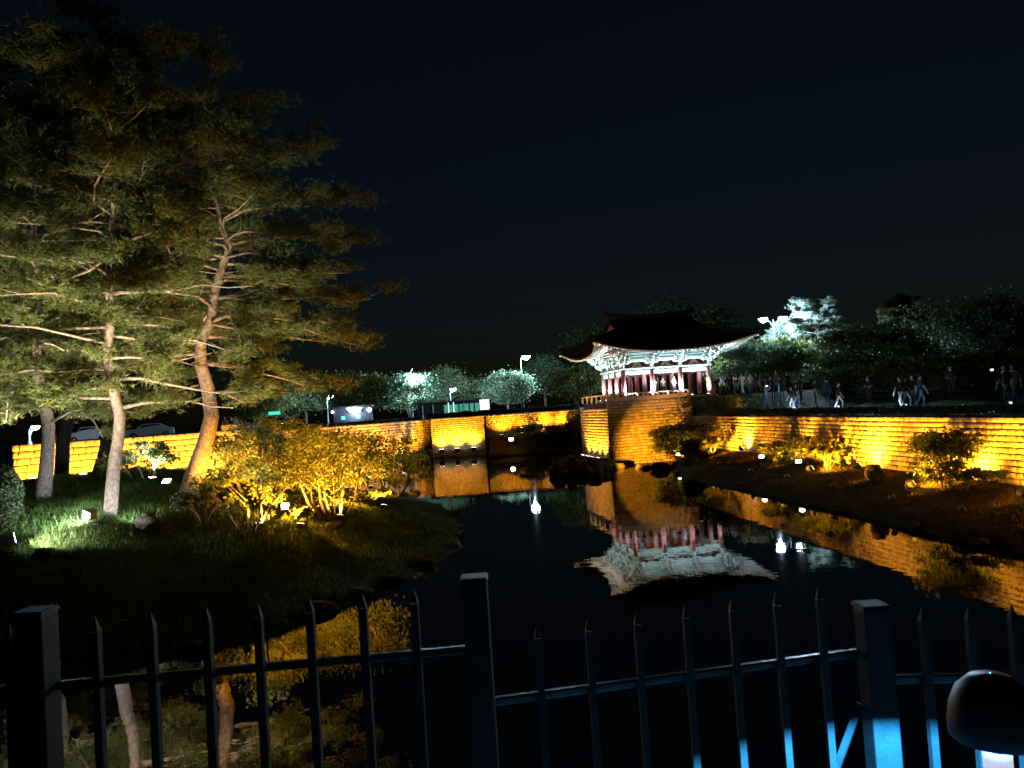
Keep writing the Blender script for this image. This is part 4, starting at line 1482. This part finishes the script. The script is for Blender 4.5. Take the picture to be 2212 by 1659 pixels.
n = 190000
P2 = np.stack([RNG.uniform(-26, -1.5, n), RNG.uniform(13.5, 42, n)], 1)
z_ = island_np(P2)
k_ = (z_ > .10) & (P2[:, 0] / P2[:, 1] > -.75)
dens = .5 + .5 * wav(P2[:, 0] * 1.3, P2[:, 1] * 1.3)
k_ &= RNG.random(n) < np.clip(.25 + dens, .15, 1)
P3 = np.column_stack([P2[k_], z_[k_]])
o = blades('grass', P3, .17, .012, M['blade'])
tag(o, 'short green grass over the island lawn', 'grass')
n = 26000
Yb = RNG.uniform(19, 61, n)
Xb = wall_x(Yb) - RNG.uniform(0.05, 5.5, n)
zb = bank_np(Xb, Yb)
k_ = zb > .22
o = blades('dry_grass', np.column_stack([Xb[k_], Yb[k_], zb[k_]]), .075, .012, M['dry_blade'])
tag(o, 'dry grass on the bank below the right wall', 'grass')


# ------------------------------------------------------------------ boulders
def boulder(label, loc, size, seed, group=None, name='boulder'):
    r = random.Random(seed)
    bm = bmesh.new()
    bmesh.ops.create_icosphere(bm, subdivisions=3, radius=1)
    ph = [r.uniform(0, 6) for _ in range(6)]
    for v in bm.verts:
        c = v.co.copy()
        k = 1 + .16 * math.sin(c.x * 2.7 + ph[0]) + .14 * math.sin(c.y * 3.1 + ph[1] + c.z * 2) + .07 * math.sin(c.z * 6 + ph[2] + c.x * 4)
        c *= k
        for ax, s_ in ((Vector((math.cos(ph[3]), math.sin(ph[3]), .5)), .75), (Vector((math.cos(ph[4]), math.sin(ph[4]), -.1)), .8), (Vector((.1, .2, 1)), .82)):
            ax = ax.normalized()
            dd = c.dot(ax)
            if dd > s_:
                c -= ax * (dd - s_) * .85
        v.co = Vector((c.x * size[0], c.y * size[1], c.z * size[2]))
    me = bpy.data.meshes.new(name)
    bm.to_mesh(me)
    bm.free()
    me.materials.append(M['rock'])
    o = link(name, me)
    o.location = loc
    return tag(o, label, 'boulder', group)


p = g_on(1890, 1040, bank_z, 20, 60)
boulder('rounded boulder standing at the foot of the right wall', (p.x, p.y, p.z + .3), (.42, .4, .5), 1)
p = g_on(2118, 1060, bank_z, 20, 60)
boulder('low dark stone right of the big dark bush', (p.x, p.y, p.z + .05), (.35, .3, .2), 2)
p = g_on(1940, 1052, bank_z, 20, 60)
for px, py, s_, lab, sd in ((90, 1206, (.36, .25, .2), 'dark flat rock on the bright grass near the white floodlight', 3), (318, 1146, (.48, .4, .32), 'rounded rock shading the hidden lawn floodlight', 4),
                            (657, 1142, (.16, .14, .26), 'small pointed stone at the end of the glowing lawn patch', 5), (722, 1142, (.34, .3, .18), 'low dark stone below the fanned shrub tree', 6)):
    p = g_on(px, py, island_z, 12, 60)
    boulder(lab, (p.x, p.y, p.z + s_[2] * .5), s_, sd, 'stones on the island')
for i, (px, py, d_, s_, lab) in enumerate((
        (1205, 1012, 56.5, (.7, .6, .75), 'leftmost dark rock standing in the pond off the bastion'),
        (1232, 1010, 57.5, (.6, .5, 1.0), 'pointed dark rock second from the left in the pond group'),
        (1258, 1016, 56.0, (.75, .6, .6), 'broad low dark rock in the middle of the pond group'),
        (1284, 1014, 57.0, (.65, .55, .8), 'dark rock below the bastion flank lamps'),
        (1310, 1012, 58.0, (.6, .5, .7), 'dark rock at the bastion corner in the water'),
        (1340, 1012, 58.6, (.5, .4, .3), 'small low rock in front of the bastion'),
        (1218, 1024, 54.6, (.5, .4, .3), 'small rock at the front of the pond group'),
        (1392, 1014, 57.2, (.6, .5, .25), 'flat rock at the waterline before the bastion front'),
        (1425, 1020, 55.2, (.7, .5, .4), 'dark rock where the bank meets the bastion'))):
    p = at(px, py, d_)
    boulder(lab, (p.x, d_, s_[2] * .45), s_, 20 + i, 'rocks in the pond by the bastion')
for i in range(7):
    y = 23 + i * 4.6 + jit(1.6)
    x = float(np.interp(y, EDGE_Y, EDGE_X)) + .25 + jit(.2)
    s_ = random.uniform(.16, .34)
    boulder('low stone edging the water below the right wall', (x, y, .12), (s_ * 1.3, s_, s_ * .6), 40 + i, 'stones edging the right bank')
for i in range(14):
    a, b_ = ISLAND[2 + i // 2], ISLAND[3 + i // 2]
    q = a + (b_ - a) * ((i % 2) * .5 + random.uniform(.05, .4))
    s_ = random.uniform(.18, .4)
    boulder('low stone edging the island shore', (q[0] - .25, q[1], .08), (s_ * 1.3, s_, s_ * .6), 60 + i, 'stones edging the island')

# upright grass clumps among the pond rocks
for i, (px, py, d_) in enumerate(((1215, 985, 58.5), (1252, 985, 59), (1296, 990, 59.5))):
    p = at(px, py, d_)
    root = thing('reed_clump', ('reeds behind the leftmost pond rocks', 'reeds behind the middle pond rocks', 'reeds under the bastion flank lamps')[i], 'reeds', (p.x, d_, 0), 0, 'reeds by the bastion')
    n = 160
    P = np.column_stack([RNG.normal(0, .45, n), RNG.normal(0, .25, n), np.zeros(n)])
    d = unit(np.column_stack([RNG.normal(0, .35, n), RNG.normal(0, .35, n), np.ones(n)]))
    e = unit(np.cross(d, RNG.normal(size=(n, 3))))
    V = np.empty((n, 3, 3))
    V[:, 0], V[:, 1], V[:, 2] = P - e * .03, P + e * .03, P + d * RNG.uniform(.7, 1.7, n)[:, None]
    link('leaves', np_mesh('leaves', V.reshape(-1, 3), np.arange(n * 3).reshape(n, 3), M['dry_blade']), root)


# ------------------------------------------------------------------ people
def body_mesh(pose):
    """one continuous skinned figure facing -y; pose: stand, walk, photo, lean"""
    V, E, Rd = [], [], []

    def a(p, r, par=None):
        V.append(p)
        Rd.append(r)
        if par is not None:
            E.append((par, len(V) - 1))
        return len(V) - 1
    pel = a((0, 0, .95), .125)
    wa = a((0, .01, 1.1), .115, pel)
    ch = a((0, .015, 1.29), .135, wa)
    ns = a((0, .02, 1.43), .085, ch)
    nk = a((0, .005, 1.50), .052, ns)
    jaw = a((0, -.02, 1.57), .072, nk)
    hd = a((0, -.005, 1.66), .092, jaw)
    tp = a((0, .005, 1.735), .06, hd)
    nose = a((0, -.115, 1.61), .014, jaw)
    for s in (-1, 1):
        k = s * (.17 if pose == 'walk' else .02)
        hip = a((s * .09, 0, .88), .088, pel)
        kn = a((s * .1, -.02 + k * -.9, .49), .058, hip)
        an = a((s * .1, .03 - k * .9 + (.12 if pose == 'walk' and s < 0 else 0), .085 + (.05 if pose == 'walk' and s < 0 else 0)), .04, kn)
        a((s * .115, an and V[an][1] - .15, .045 if not (pose == 'walk' and s < 0) else .06), .035, an)
        sh_ = a((s * .19, .015, 1.39), .062, ns)
        if pose == 'photo':
            el = a((s * .25, -.12, 1.20), .043, sh_)
            wr = a((s * .09, -.32, 1.38), .029, el)
            hb_, fd, up_ = (s * .07, -.36, 1.44), Vector((-s * .05, -.02, .06)), Vector((0, 0, 1))
        elif pose == 'lean':
            el = a((s * .24, .0, 1.13), .043, sh_)
            wr = a((s * .13, -.22, 1.05), .029, el)
            hb_, fd, up_ = (s * .1, -.29, 1.05), Vector((-s * .03, -.07, -.01)), Vector((0, 0, 1))
        else:
            sw = .12 * s if pose == 'walk' else .0
            el = a((s * .225, .03 + sw, 1.12), .043, sh_)
            wr = a((s * .215, -.04 + sw * 1.6, .88), .029, el)
            hb_, fd, up_ = (s * .212, -.06 + sw * 1.7, .80), Vector((0, -.015, -.07)), Vector((0, 1, 0))
        ha = a(hb_, .032, wr)
        sd = Vector((0, 1, 0)) if abs(fd.normalized().z) > .7 else Vector((1, 0, 0))
        for q, ln in ((-1.5, .8), (-.5, 1.0), (.5, .95), (1.5, .75)):
            f1 = Vector(hb_) + sd * q * .017 + fd * .7
            i1 = a(tuple(f1), .009, ha)
            a(tuple(f1 + fd * ln * .8 + Vector((-s * .012, 0, 0))), .008, i1)
        t1 = Vector(hb_) + sd * .045 + fd * .2
        a(tuple(t1), .010, ha)
    me = bpy.data.meshes.new('skeleton')
    me.from_pydata(V, E, [])
    o = bpy.data.objects.new('skeleton', me)
    COL.objects.link(o)
    md = o.modifiers.new('skin', 'SKIN')
    for i, r in enumerate(Rd):
        me.skin_vertices[0].data[i].radius = (r, r * (.8 if i in (0, 1, 2) else 1))
    me.skin_vertices[0].data[0].use_root = True
    ss_ = o.modifiers.new('sub', 'SUBSURF')
    ss_.levels = ss_.render_levels = 1
    dg = bpy.context.evaluated_depsgraph_get()
    out = bpy.data.meshes.new_from_object(o.evaluated_get(dg))
    bpy.data.objects.remove(o)
    out.name = 'body'
    # widen chest and hips sideways; clothes by region: 0 skin, 1 top, 2 trousers, 3 shoes
    for v in out.vertices:
        if .85 < v.co.z < 1.45 and abs(v.co.x) < .2:
            v.co.x *= 1.18
    out.materials.clear()
    for k in range(4):
        out.materials.append(M['skin'])
    for p in out.polygons:
        c = p.center
        arm = abs(c.x) > .2 or c.y < -.16
        mi = 1
        if c.z > 1.45:
            mi = 0
        elif c.z < .1:
            mi = 3
        elif arm and c.z > .72 and (pose != 'walk' or abs(c.x) > .2):
            mi = 1 if c.z > 1.17 else 0
        elif c.z < .93:
            mi = 2
        p.material_index = mi
        p.use_smooth = True
    return out


M['skin'] = material('skin', (.45, .30, .22), .6, .3, (9, (.42, .28, .2), (.48, .33, .25)))
M['hair'] = material('hair', (.02, .016, .014), .6, .3, (30, (.015, .012, .01), (.03, .024, .02)))
CL = {}
for nme, c in (('white', (.6, .6, .6)), ('black', (.02, .02, .022)), ('navy', (.03, .04, .08)), ('grey', (.2, .2, .21)), ('orange', (.7, .28, .04)),
               ('denim', (.10, .15, .25)), ('pale', (.45, .5, .55)), ('beige', (.4, .34, .26)), ('red', (.35, .05, .05)), ('brown', (.14, .08, .05))):
    CL[nme] = material('cloth_' + nme, c, .85, .2, (12, tuple(x * .8 for x in c), tuple(min(1, x * 1.15) for x in c)))
BODY = {k: body_mesh(k) for k in ('stand', 'walk', 'photo', 'lean')}
hb = MB().lathe((0, .012, 1.655), [(.098, -.05), (.106, 0), (.102, .045), (.08, .085), (.04, .108), (.0005, .114)], 12)
hair_short = hb.mesh('hair', M['hair'])
hb = MB().lathe((0, .03, 1.64), [(.075, -.25), (.10, -.12), (.112, 0), (.104, .06), (.08, .1), (.04, .122), (.0005, .128)], 12)
hair_long = hb.mesh('hair', M['hair'])
for me in (hair_short, hair_long):
    for p_ in me.polygons:
        p_.use_smooth = True
    for v in me.vertices:            # leave the face free
        if v.co.y < -.03 and v.co.z < 1.69:
            v.co.y = -.03


def person(label, loc, rz, pose, top, legs, hair='short', h=1.7, group='people strolling on the terrace'):
    root = thing('person', label, 'person', loc, rz, group)
    root.scale = (h / 1.77,) * 3
    o = link('body', BODY[pose], root)
    for i, mt in enumerate((M['skin'], CL[top], CL[legs], CL['black'])):
        o.material_slots[i].link = 'OBJECT'
        o.material_slots[i].material = mt
    link('hair', hair_short if hair == 'short' else hair_long, root)
    return root


rp_ = random.Random(77)
DARK = 'person in dark clothes in the dim crowd on the terrace above the right wall'
NEAR = [  # pixel x, distance behind the wall, pose, top, trousers, hair, label
    (1545, 1.2, 'stand', 'orange', 'black', 'short', 'person in an orange top at the right front corner of the pavilion'),
    (1608, 3.2, 'walk', 'white', 'pale', 'long', 'person in white with pale trousers walking right of the pavilion'),
    (1626, 3.6, 'stand', 'white', 'denim', 'short', 'person in a white shirt and blue trousers near the two-headed lamp'),
    (1658, 3.0, 'photo', 'grey', 'denim', 'short', 'person in grey raising a bright phone below the two-headed lamp'),
    (1712, 2.9, 'walk', 'navy', 'pale', 'short', 'person in a navy top with pale lit legs above the leafy wall bush'),
    (1722, 3.1, 'walk', 'black', 'pale', 'long', 'person in black with pale lit trousers beside the walker in navy'),
    (1815, 2.7, 'walk', 'black', 'white', 'short', 'lone walker with white lit trousers above the middle of the right wall'),
    (1948, 3.0, 'walk', 'black', 'pale', 'short', 'left walker of the group with blue-lit legs right of the round boulder'),
    (1962, 3.2, 'walk', 'navy', 'white', 'short', 'walker with white lit trousers in the middle of the blue-lit group'),
    (1975, 3.5, 'stand', 'black', 'denim', 'long', 'long-haired person standing in the blue-lit group'),
    (1992, 3.0, 'walk', 'navy', 'denim', 'short', 'right walker of the blue-lit group, in navy and denim'),
    (2178, 3.1, 'walk', 'black', 'denim', 'short', 'walker with blue-lit denim legs near the right edge'),
    (2196, 3.3, 'walk', 'grey', 'denim', 'long', 'walker in grey at the right edge of the terrace'),
]


def terrace_at(px, off):
    d = ray(px, 890)
    k = d.x / d.y
    y = (15.8 + .0897 * 48.9 + off) / (k + .0897)
    y = min(y, 66)
    return Vector((k * y, y, terrace_z(k * y, y)))


for px, off, pose, top, legs, hr, lab in NEAR:
    p = terrace_at(px, off)
    person(lab, p, rp_.uniform(-.9, .9) if pose != 'walk' else rp_.choice((-1, 1)) * rp_.uniform(.9, 1.7), pose, top, legs, hr, rp_.uniform(1.6, 1.78))
for px, off in ((1551, 3), (1557, 4.4), (1564, 2.2), (1572, 5), (1579, 3.2), (1586, 4.6), (1592, 2.6), (1599, 5.6), (1605, 4.4), (1614, 5.2), (1620, 2.8), (1632, 4.8), (1640, 3.6), (1648, 5.2),
                (1655, 2.6), (1664, 4.4), (1674, 3.2), (1683, 5), (1693, 3.8), (1706, 4.8), (1733, 4.4), (1764, 3.6), (1790, 4.6), (1880, 4.2), (2060, 4.6)):
    p = terrace_at(px, off + 1.2)
    person(DARK, p, rp_.uniform(-PI, PI), rp_.choice(('stand', 'walk', 'lean')), rp_.choice(('black', 'navy', 'brown', 'black')), rp_.choice(('black', 'navy', 'black')), rp_.choice(('short', 'long')), rp_.uniform(1.55, 1.8), 'dim crowd on the terrace')
PW = Matrix.Translation((pc.x, pc.y, BAST_Z)) @ Matrix.Rotation(TH, 4, 'Z')
for x, y, pose, top, legs, lab in ((-.75, -1.9, 'stand', 'pale', 'denim', 'person in pale clothes between the second and third pavilion columns'),
                                   (.35, -1.2, 'stand', 'beige', 'black', 'person in beige deeper inside the pavilion'),
                                   (1.0, -2.1, 'lean', 'white', 'denim', 'person in white beside the third pavilion column')):
    p = PW @ Vector((x, y, .22))
    person(lab, p, rp_.uniform(-.6, .6), pose, top, legs, 'short', 1.68, 'people inside the pavilion')
p = at(1287, 880, 74)
person('person in white on the ground left of the pavilion by the forked tree', (p.x, 78, BACK_Z), .4, 'stand', 'white', 'denim', 'long', 1.65, 'people on the far terrace')
for px, y, top, lab in ((1130, 98, 'grey', 'person in grey behind the far hedge left of the pavilion'), (484, 74, 'red', 'person in red near the amber crate behind the leaning pine'),
                        (508, 75, 'white', 'person in white beside the amber crate'), (620, 86, 'pale', 'person in pale clothes right of the small headlights'), (636, 88, 'navy', 'person in navy walking toward the booth')):
    p = at(px, 890, y)
    person(lab, (p.x, y, BACK_Z), .5, 'walk', top, 'denim', 'short', 1.7, 'people on the far terrace')
# lit phones held up
for px, off, dz, lab in ((1658, 3.0, 1.44, 'bright phone held up by the person in grey'), (1578, 6.0, 1.5, 'bright phone held high in the crowd right of the pavilion'),
                         (2140, 3.9, 1.5, 'bright phone shining near the right edge of the terrace')):
    p = terrace_at(px, off)
    ph = thing('phone', lab, 'phone', p + Vector((-.03, -.38, dz)), .2, 'lit phones')
    MB().box((0, 0, 0), (.16, .012, .08)).build('case', M['rubber'], ph)
    MB().box((0, -.008, 0), (.15, .006, .07)).build('screen', M['screen'], ph)


# low path lights that shine on the legs
def path_light(label, loc, power):
    root = thing('path_light', label, 'path light', loc, 0, 'low path lights on the terrace')
    MB().lathe((0, 0, 0), [(.06, -.05), (.06, .32), (.05, .34)], 10).build('stem', M['metal_dark'], root)
    MB().lathe((0, 0, .34), [(.05, 0), (.05, .08)], 10).build('lamp_glass', M['lit_white'], root)
    MB().lathe((0, 0, .42), [(.11, 0), (.10, .03), (.02, .06)], 12).build('lamp_cap', M['metal_dark'], root)
    add_light('lamp_light', 'SPOT', root, (0, .12, .38), (.5, .75, 1.0), power * 2.8, (0, 3, .2), 54, .4, .04)


for i, (px, pw, lab) in enumerate(((1612, 39, 'path light near the walkers right of the pavilion'), (1716, 39, 'path light at the feet of the two walkers above the leafy bush'),
                                   (1812, 30, 'path light beside the lone walker'), (1958, 45, 'path light in front of the blue-lit group'), (2185, 36, 'path light near the right edge of the terrace'))):
    p = terrace_at(px, 1.7)
    path_light(lab, p, pw)


# ------------------------------------------------------------------ things beyond the far wall
def car(label, loc, rz, paint, light='lit_white', power=60):
    root = thing('parked_car', label, 'car', loc, rz, 'cars beyond the far wall')
    b_ = MB()
    prof = [(-2.1, .3), (-2.15, .75), (-1.95, .95), (-1.1, 1.0), (-.55, 1.42), (.9, 1.45), (1.6, 1.02), (2.1, .95), (2.15, .35)]
    n_ = len(prof)
    b_.v += [(x, -.85 if z < 1.1 else -.68, z) for x, z in prof] + [(x, .85 if z < 1.1 else .68, z) for x, z in prof]
    b_.f += [tuple(range(n_)), tuple(range(n_, 2 * n_))[::-1]] + [((i + 1) % n_, (i + 1) % n_ + n_, i + n_, i)[::-1] for i in range(n_)]
    b_.build('body', M[paint], root, bevel=.06)
    for sy in (-1, 1):
        MB().add([(-.95, sy * .83, 1.05), (1.4, sy * .83, 1.05), (.85, sy * .72, 1.36), (-.5, sy * .72, 1.36)], [(0, 1, 2, 3)]).build('side_window', M['glass_dark'], root)
        h_ = MB().lathe((-2.15, sy * .6, .66), [(.15, -.04), (.14, .03), (.02, .05)], 10, None)
        h_.build('headlight', M[light], root)
        for x in (-1.35, 1.35):
            w = MB().lathe((x, sy * .78, .33), [(.2, -.1), (.33, -.1), (.33, .1), (.2, .1)], 14, Matrix.Rotation(PI / 2, 3, 'X')).build('wheel', M['rubber'], root)
            MB().lathe((x, sy * .78, .33), [(.19, -.105), (.19, .105)], 10, Matrix.Rotation(PI / 2, 3, 'X')).build('rim', M['metal_grey'], w)
    MB().add([(-1.13, -.62, 1.03), (-1.13, .62, 1.03), (-.6, .55, 1.39), (-.6, -.55, 1.39)], [(3, 2, 1, 0)]).build('windscreen', M['glass_dark'], root)
    if power:
        add_light('beam', 'SPOT', root, (-2.35, 0, .66), COOL, power, (-10, 0, .3), 70, .8, .2)
    return root


for px, y, rz, paint, light, pw, lab in ((172, 66, 1.2, 'white_paint', 'lit_pink', 200, 'pale car with pinkish lights seen between the two left pines'),
                                         (320, 72, .5, 'white_paint', 'lit_white', 160, 'pale car half hidden by needles left of the leaning pine'),
                                         (548, 84, 1.45, 'navy_paint', 'lens_white', 250, 'dark car with bright headlights right of the leaning pine'),
                                         (612, 92, 1.5, 'navy_paint', 'lens_white', 200, 'dark car with headlights further behind near the green sign')):
    p = at(px, 890, y)
    car(lab, (p.x, y, BACK_Z), rz, paint, light, pw)
# amber crate
p = at(496, 922, 71)
cr = thing('crate', 'amber lit crate behind the leaning pine trunk', 'crate', (p.x, 71, BACK_Z), .2)
for k in range(4):
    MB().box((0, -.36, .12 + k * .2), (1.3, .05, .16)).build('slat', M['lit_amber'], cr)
MB().box((0, 0, .42), (1.28, .66, .8)).build('box', M['cream'], cr)
# green sign on posts
p = at(593, 888, 98)
gs = thing('sign', 'small green lit sign above the far headlights', 'sign', (p.x, 98, BACK_Z), 0)
MB().tube([(0, 0, 0), (0, 0, 2.2)], .05, 6).build('post', M['metal_dark'], gs)
MB().box((0, -.06, 2.1), (1.5, .08, .4)).build('sign_panel', M['lit_green_sign'], gs)
# booth with lit awning
p = at(763, 890, 112)
bo = thing('booth', 'dark booth with white lit awning and small green display panels', 'booth', (p.x, 112, BACK_Z), .05)
MB().box((0, 0, 1.2), (5.4, 2.4, 2.4)).build('wall', M['navy_paint'], bo, bevel=.05)
MB().box((0, -.1, 2.5), (5.8, 2.9, .18)).build('roof', M['metal_dark'], bo)
MB().add([(-.9, -1.22, 2.35), (1.6, -1.22, 2.35), (1.2, -1.7, 1.75), (-.3, -1.7, 1.75), (-.9, -1.18, 2.35), (1.6, -1.18, 2.35), (1.2, -1.66, 1.72), (-.3, -1.66, 1.72)],
         [(3, 2, 1, 0), (4, 5, 6, 7), (0, 1, 5, 4), (1, 2, 6, 5), (2, 3, 7, 6), (3, 0, 4, 7)]).build('awning', M['lit_white'], bo)
for x in (-1.3, .9):
    MB().box((x, -1.24, .95), (.55, .06, .45)).build('display_panel', M['lit_green_sign'], bo)
for x, r_ in ((-2.75, .17), (2.55, .30)):
    lp_ = MB().lathe((x, -1.5, 1.9), [(.01, -r_), (r_ * .8, -r_ * .6), (r_, 0), (r_ * .8, r_ * .6), (.01, r_)], 12).build('lamp', M['lens_white'], bo, smooth=True)
add_light('lamp_light', 'POINT', bo, (.4, -2.3, 1.8), COOL, 120, radius=.3)
# long low glass-fronted hall
p0_, p1_ = at(902, 885, 118), at(1036, 880, 118)
gh = thing('low_hall', 'long low hall with dim green lit glass front above the far wall', 'building', (p0_.x, 118, BACK_Z), 0)
Lh = p1_.x - p0_.x
MB().box((Lh / 2, 2.2, 1.15), (Lh, 4, 2.3)).build('wall', M['metal_dark'], gh)
MB().box((Lh / 2, 1.9, 2.4), (Lh + .8, 5.4, .22)).build('roof', M['metal_dark'], gh)
npn = 12
for i in range(npn):
    x = Lh * (i + .5) / npn
    fr = MB().box((x, .16, 1.1), (Lh / npn - .06, .08, 1.9)).build('window', M['metal_green'], gh)
    MB().box((x, .105, 1.1), (Lh / npn - .22, .03, 1.7)).build('pane', M['lit_green' if i > 4 else 'glass_dark'], fr)
for i in (1, 3, 6, 7, 9):
    MB().tube([(Lh * i / npn, .0, 0), (Lh * i / npn, 0, 2.3)], .07, 6).build('post', M['lit_white'] if i in (6, 7) else M['white_paint'], gh)
p = at(1047, 878, 112)
wb = thing('sign_board', 'white upright board at the right end of the low hall', 'sign', (p.x, 112, BACK_Z), 0)
for sx in (-.6, .6):
    MB().tube([(sx, 0, 0), (sx, 0, 2.3)], .05, 6).build('post', M['metal_dark'], wb)
MB().box((0, -.06, 1.55), (1.4, .06, 1.5)).build('sign_panel', M['lit_white'], wb)

# ------------------------------------------------------------------ iron fence at our feet
FN = thing('iron_fence', 'dark iron picket fence in three stepped panels along the walk edge', 'fence', (0, 2.5, 3.3), 0)
fo = Vector((0, 2.5, 3.3))


def fence_pt(px, py, d):
    return at(px, py, d) - fo


def picket(px, py_tip, d, w, n=4):
    p = fence_pt(px, py_tip, d)
    zb_ = .05 - (.18 if px > 1050 else 0) - (.10 if px > 1900 else 0)
    h = w / 2
    m_ = MB()
    m_.box((p.x, p.y, (p.z - .04 + zb_) / 2), (w, w, p.z - .04 - zb_))
    m_.add([(p.x - h, p.y - h, p.z - .038), (p.x + h, p.y - h, p.z - .038), (p.x + h, p.y + h, p.z - .038), (p.x - h, p.y + h, p.z - .038), (p.x, p.y, p.z + .01)],
           [(3, 2, 1, 0), (0, 1, 4), (1, 2, 4), (2, 3, 4), (3, 0, 4)])
    m_.build('picket', M['iron'], FN)


def lerp(a, b_, t):
    return a + (b_ - a) * t


def panel(x0, y0, d0, x1, y1, d1, pxs, tip, w, rail_h):
    """rail from pixel (x0,y0) to (x1,y1); pickets stand in front of it"""
    a, b_ = fence_pt(x0, y0, d0), fence_pt(x1, y1, d1)
    for dz, nm in ((0, 'rail'), (-.62, 'rail')):
        d = b_ - a
        R = Matrix.Rotation(math.atan2(d.y, d.x), 3, 'Z') @ Matrix.Rotation(-math.atan2(d.z, d.xy.length), 3, 'Y')
        MB().box((a + b_) / 2 + Vector((0, .03, dz)), (d.length, .03, rail_h), mat=R).build(nm, M['iron_rail'], FN, bevel=.007)
    for px in pxs:
        t = (px - x0) / (x1 - x0)
        picket(px, lerp(y0, y1, t) - tip, lerp(d0, d1, t) - .0, w)


def post_(px, py, d, w, zb_):
    p = fence_pt(px, py, d)
    MB().box((p.x, p.y, (p.z + zb_) / 2), (w, w, p.z - zb_)).build('post', M['iron'], FN, bevel=.006)
    MB().box((p.x, p.y, p.z + .008), (w * 1.12, w * 1.12, .016), top=.9).build('post_cap', M['iron'], FN, bevel=.004)


panel(78, 1490, 2.46, 1015, 1408, 2.55, (205, 325, 445, 556, 668, 782, 893), 142, .026, .026)
panel(1040, 1526, 2.56, 1870, 1414, 2.77, (1160, 1270, 1375, 1480, 1580, 1676, 1768), 158, .024, .028)
panel(1890, 1475, 2.77, 2420, 1462, 2.72, (1992, 2092, 2185, 2290), 158, .026, .032)
panel(2430, 1460, 2.72, 3500, 1400, 2.68, range(2530, 3480, 108), 158, .026, .032)
post_(3510, 1230, 2.68, .095, -.3)
post_(75, 1326, 2.46, .095, -.02)
post_(1024, 1254, 2.55, .085, -.2)
post_(1882, 1312, 2.77, .095, -.3)
post_(2420, 1300, 2.72, .095, -.3)
post_(-700, 1380, 2.4, .095, -.02)
panel(-690, 1557, 2.4, 70, 1490, 2.46, (-560, -440, -320, -200, -80, 20), 142, .026, .026)
a, b_ = fence_pt(1858, 1520, 2.80), fence_pt(1770, 1760, 2.80)
MB().tube([a, b_], .016, 4).build('brace', M['iron'], FN)

# garden lamp with a domed cap, right in front of the fence
p = at(2142, 1590, 1.92)
GL = thing('garden_lamp', 'mushroom garden lamp with dark dome cap and glowing white stem before the fence', 'garden lamp', (p.x + .01, 1.92, 3.02), 0)
zr = p.z - 3.02
MB().lathe((0, 0, zr), [(.100, -.004), (.104, .0), (.104, .03), (.098, .075), (.082, .115), (.05, .145), (.001, .155), ], 24, None, False).build('cap', M['metal_dark'], GL, smooth=True)
MB().lathe((0, 0, 0), [(.05, 0), (.05, zr - .17), (.034, zr - .15)], 16).build('post', M['metal_dark'], GL, smooth=True)
MB().lathe((0, 0, zr - .16), [(.033, 0), (.033, .155)], 16).build('lamp_tube', M['lamp_tube'], GL, smooth=True)
MB().lathe((-.058, -.01, zr - .012), [(.001, -.008), (.008, -.004), (.008, .006), (.001, .01)], 8).build('bulb', M['bulb'], GL)
add_light('lamp_light', 'POINT', GL, (0, 0, zr + .040), BLUE, 150, radius=.005)
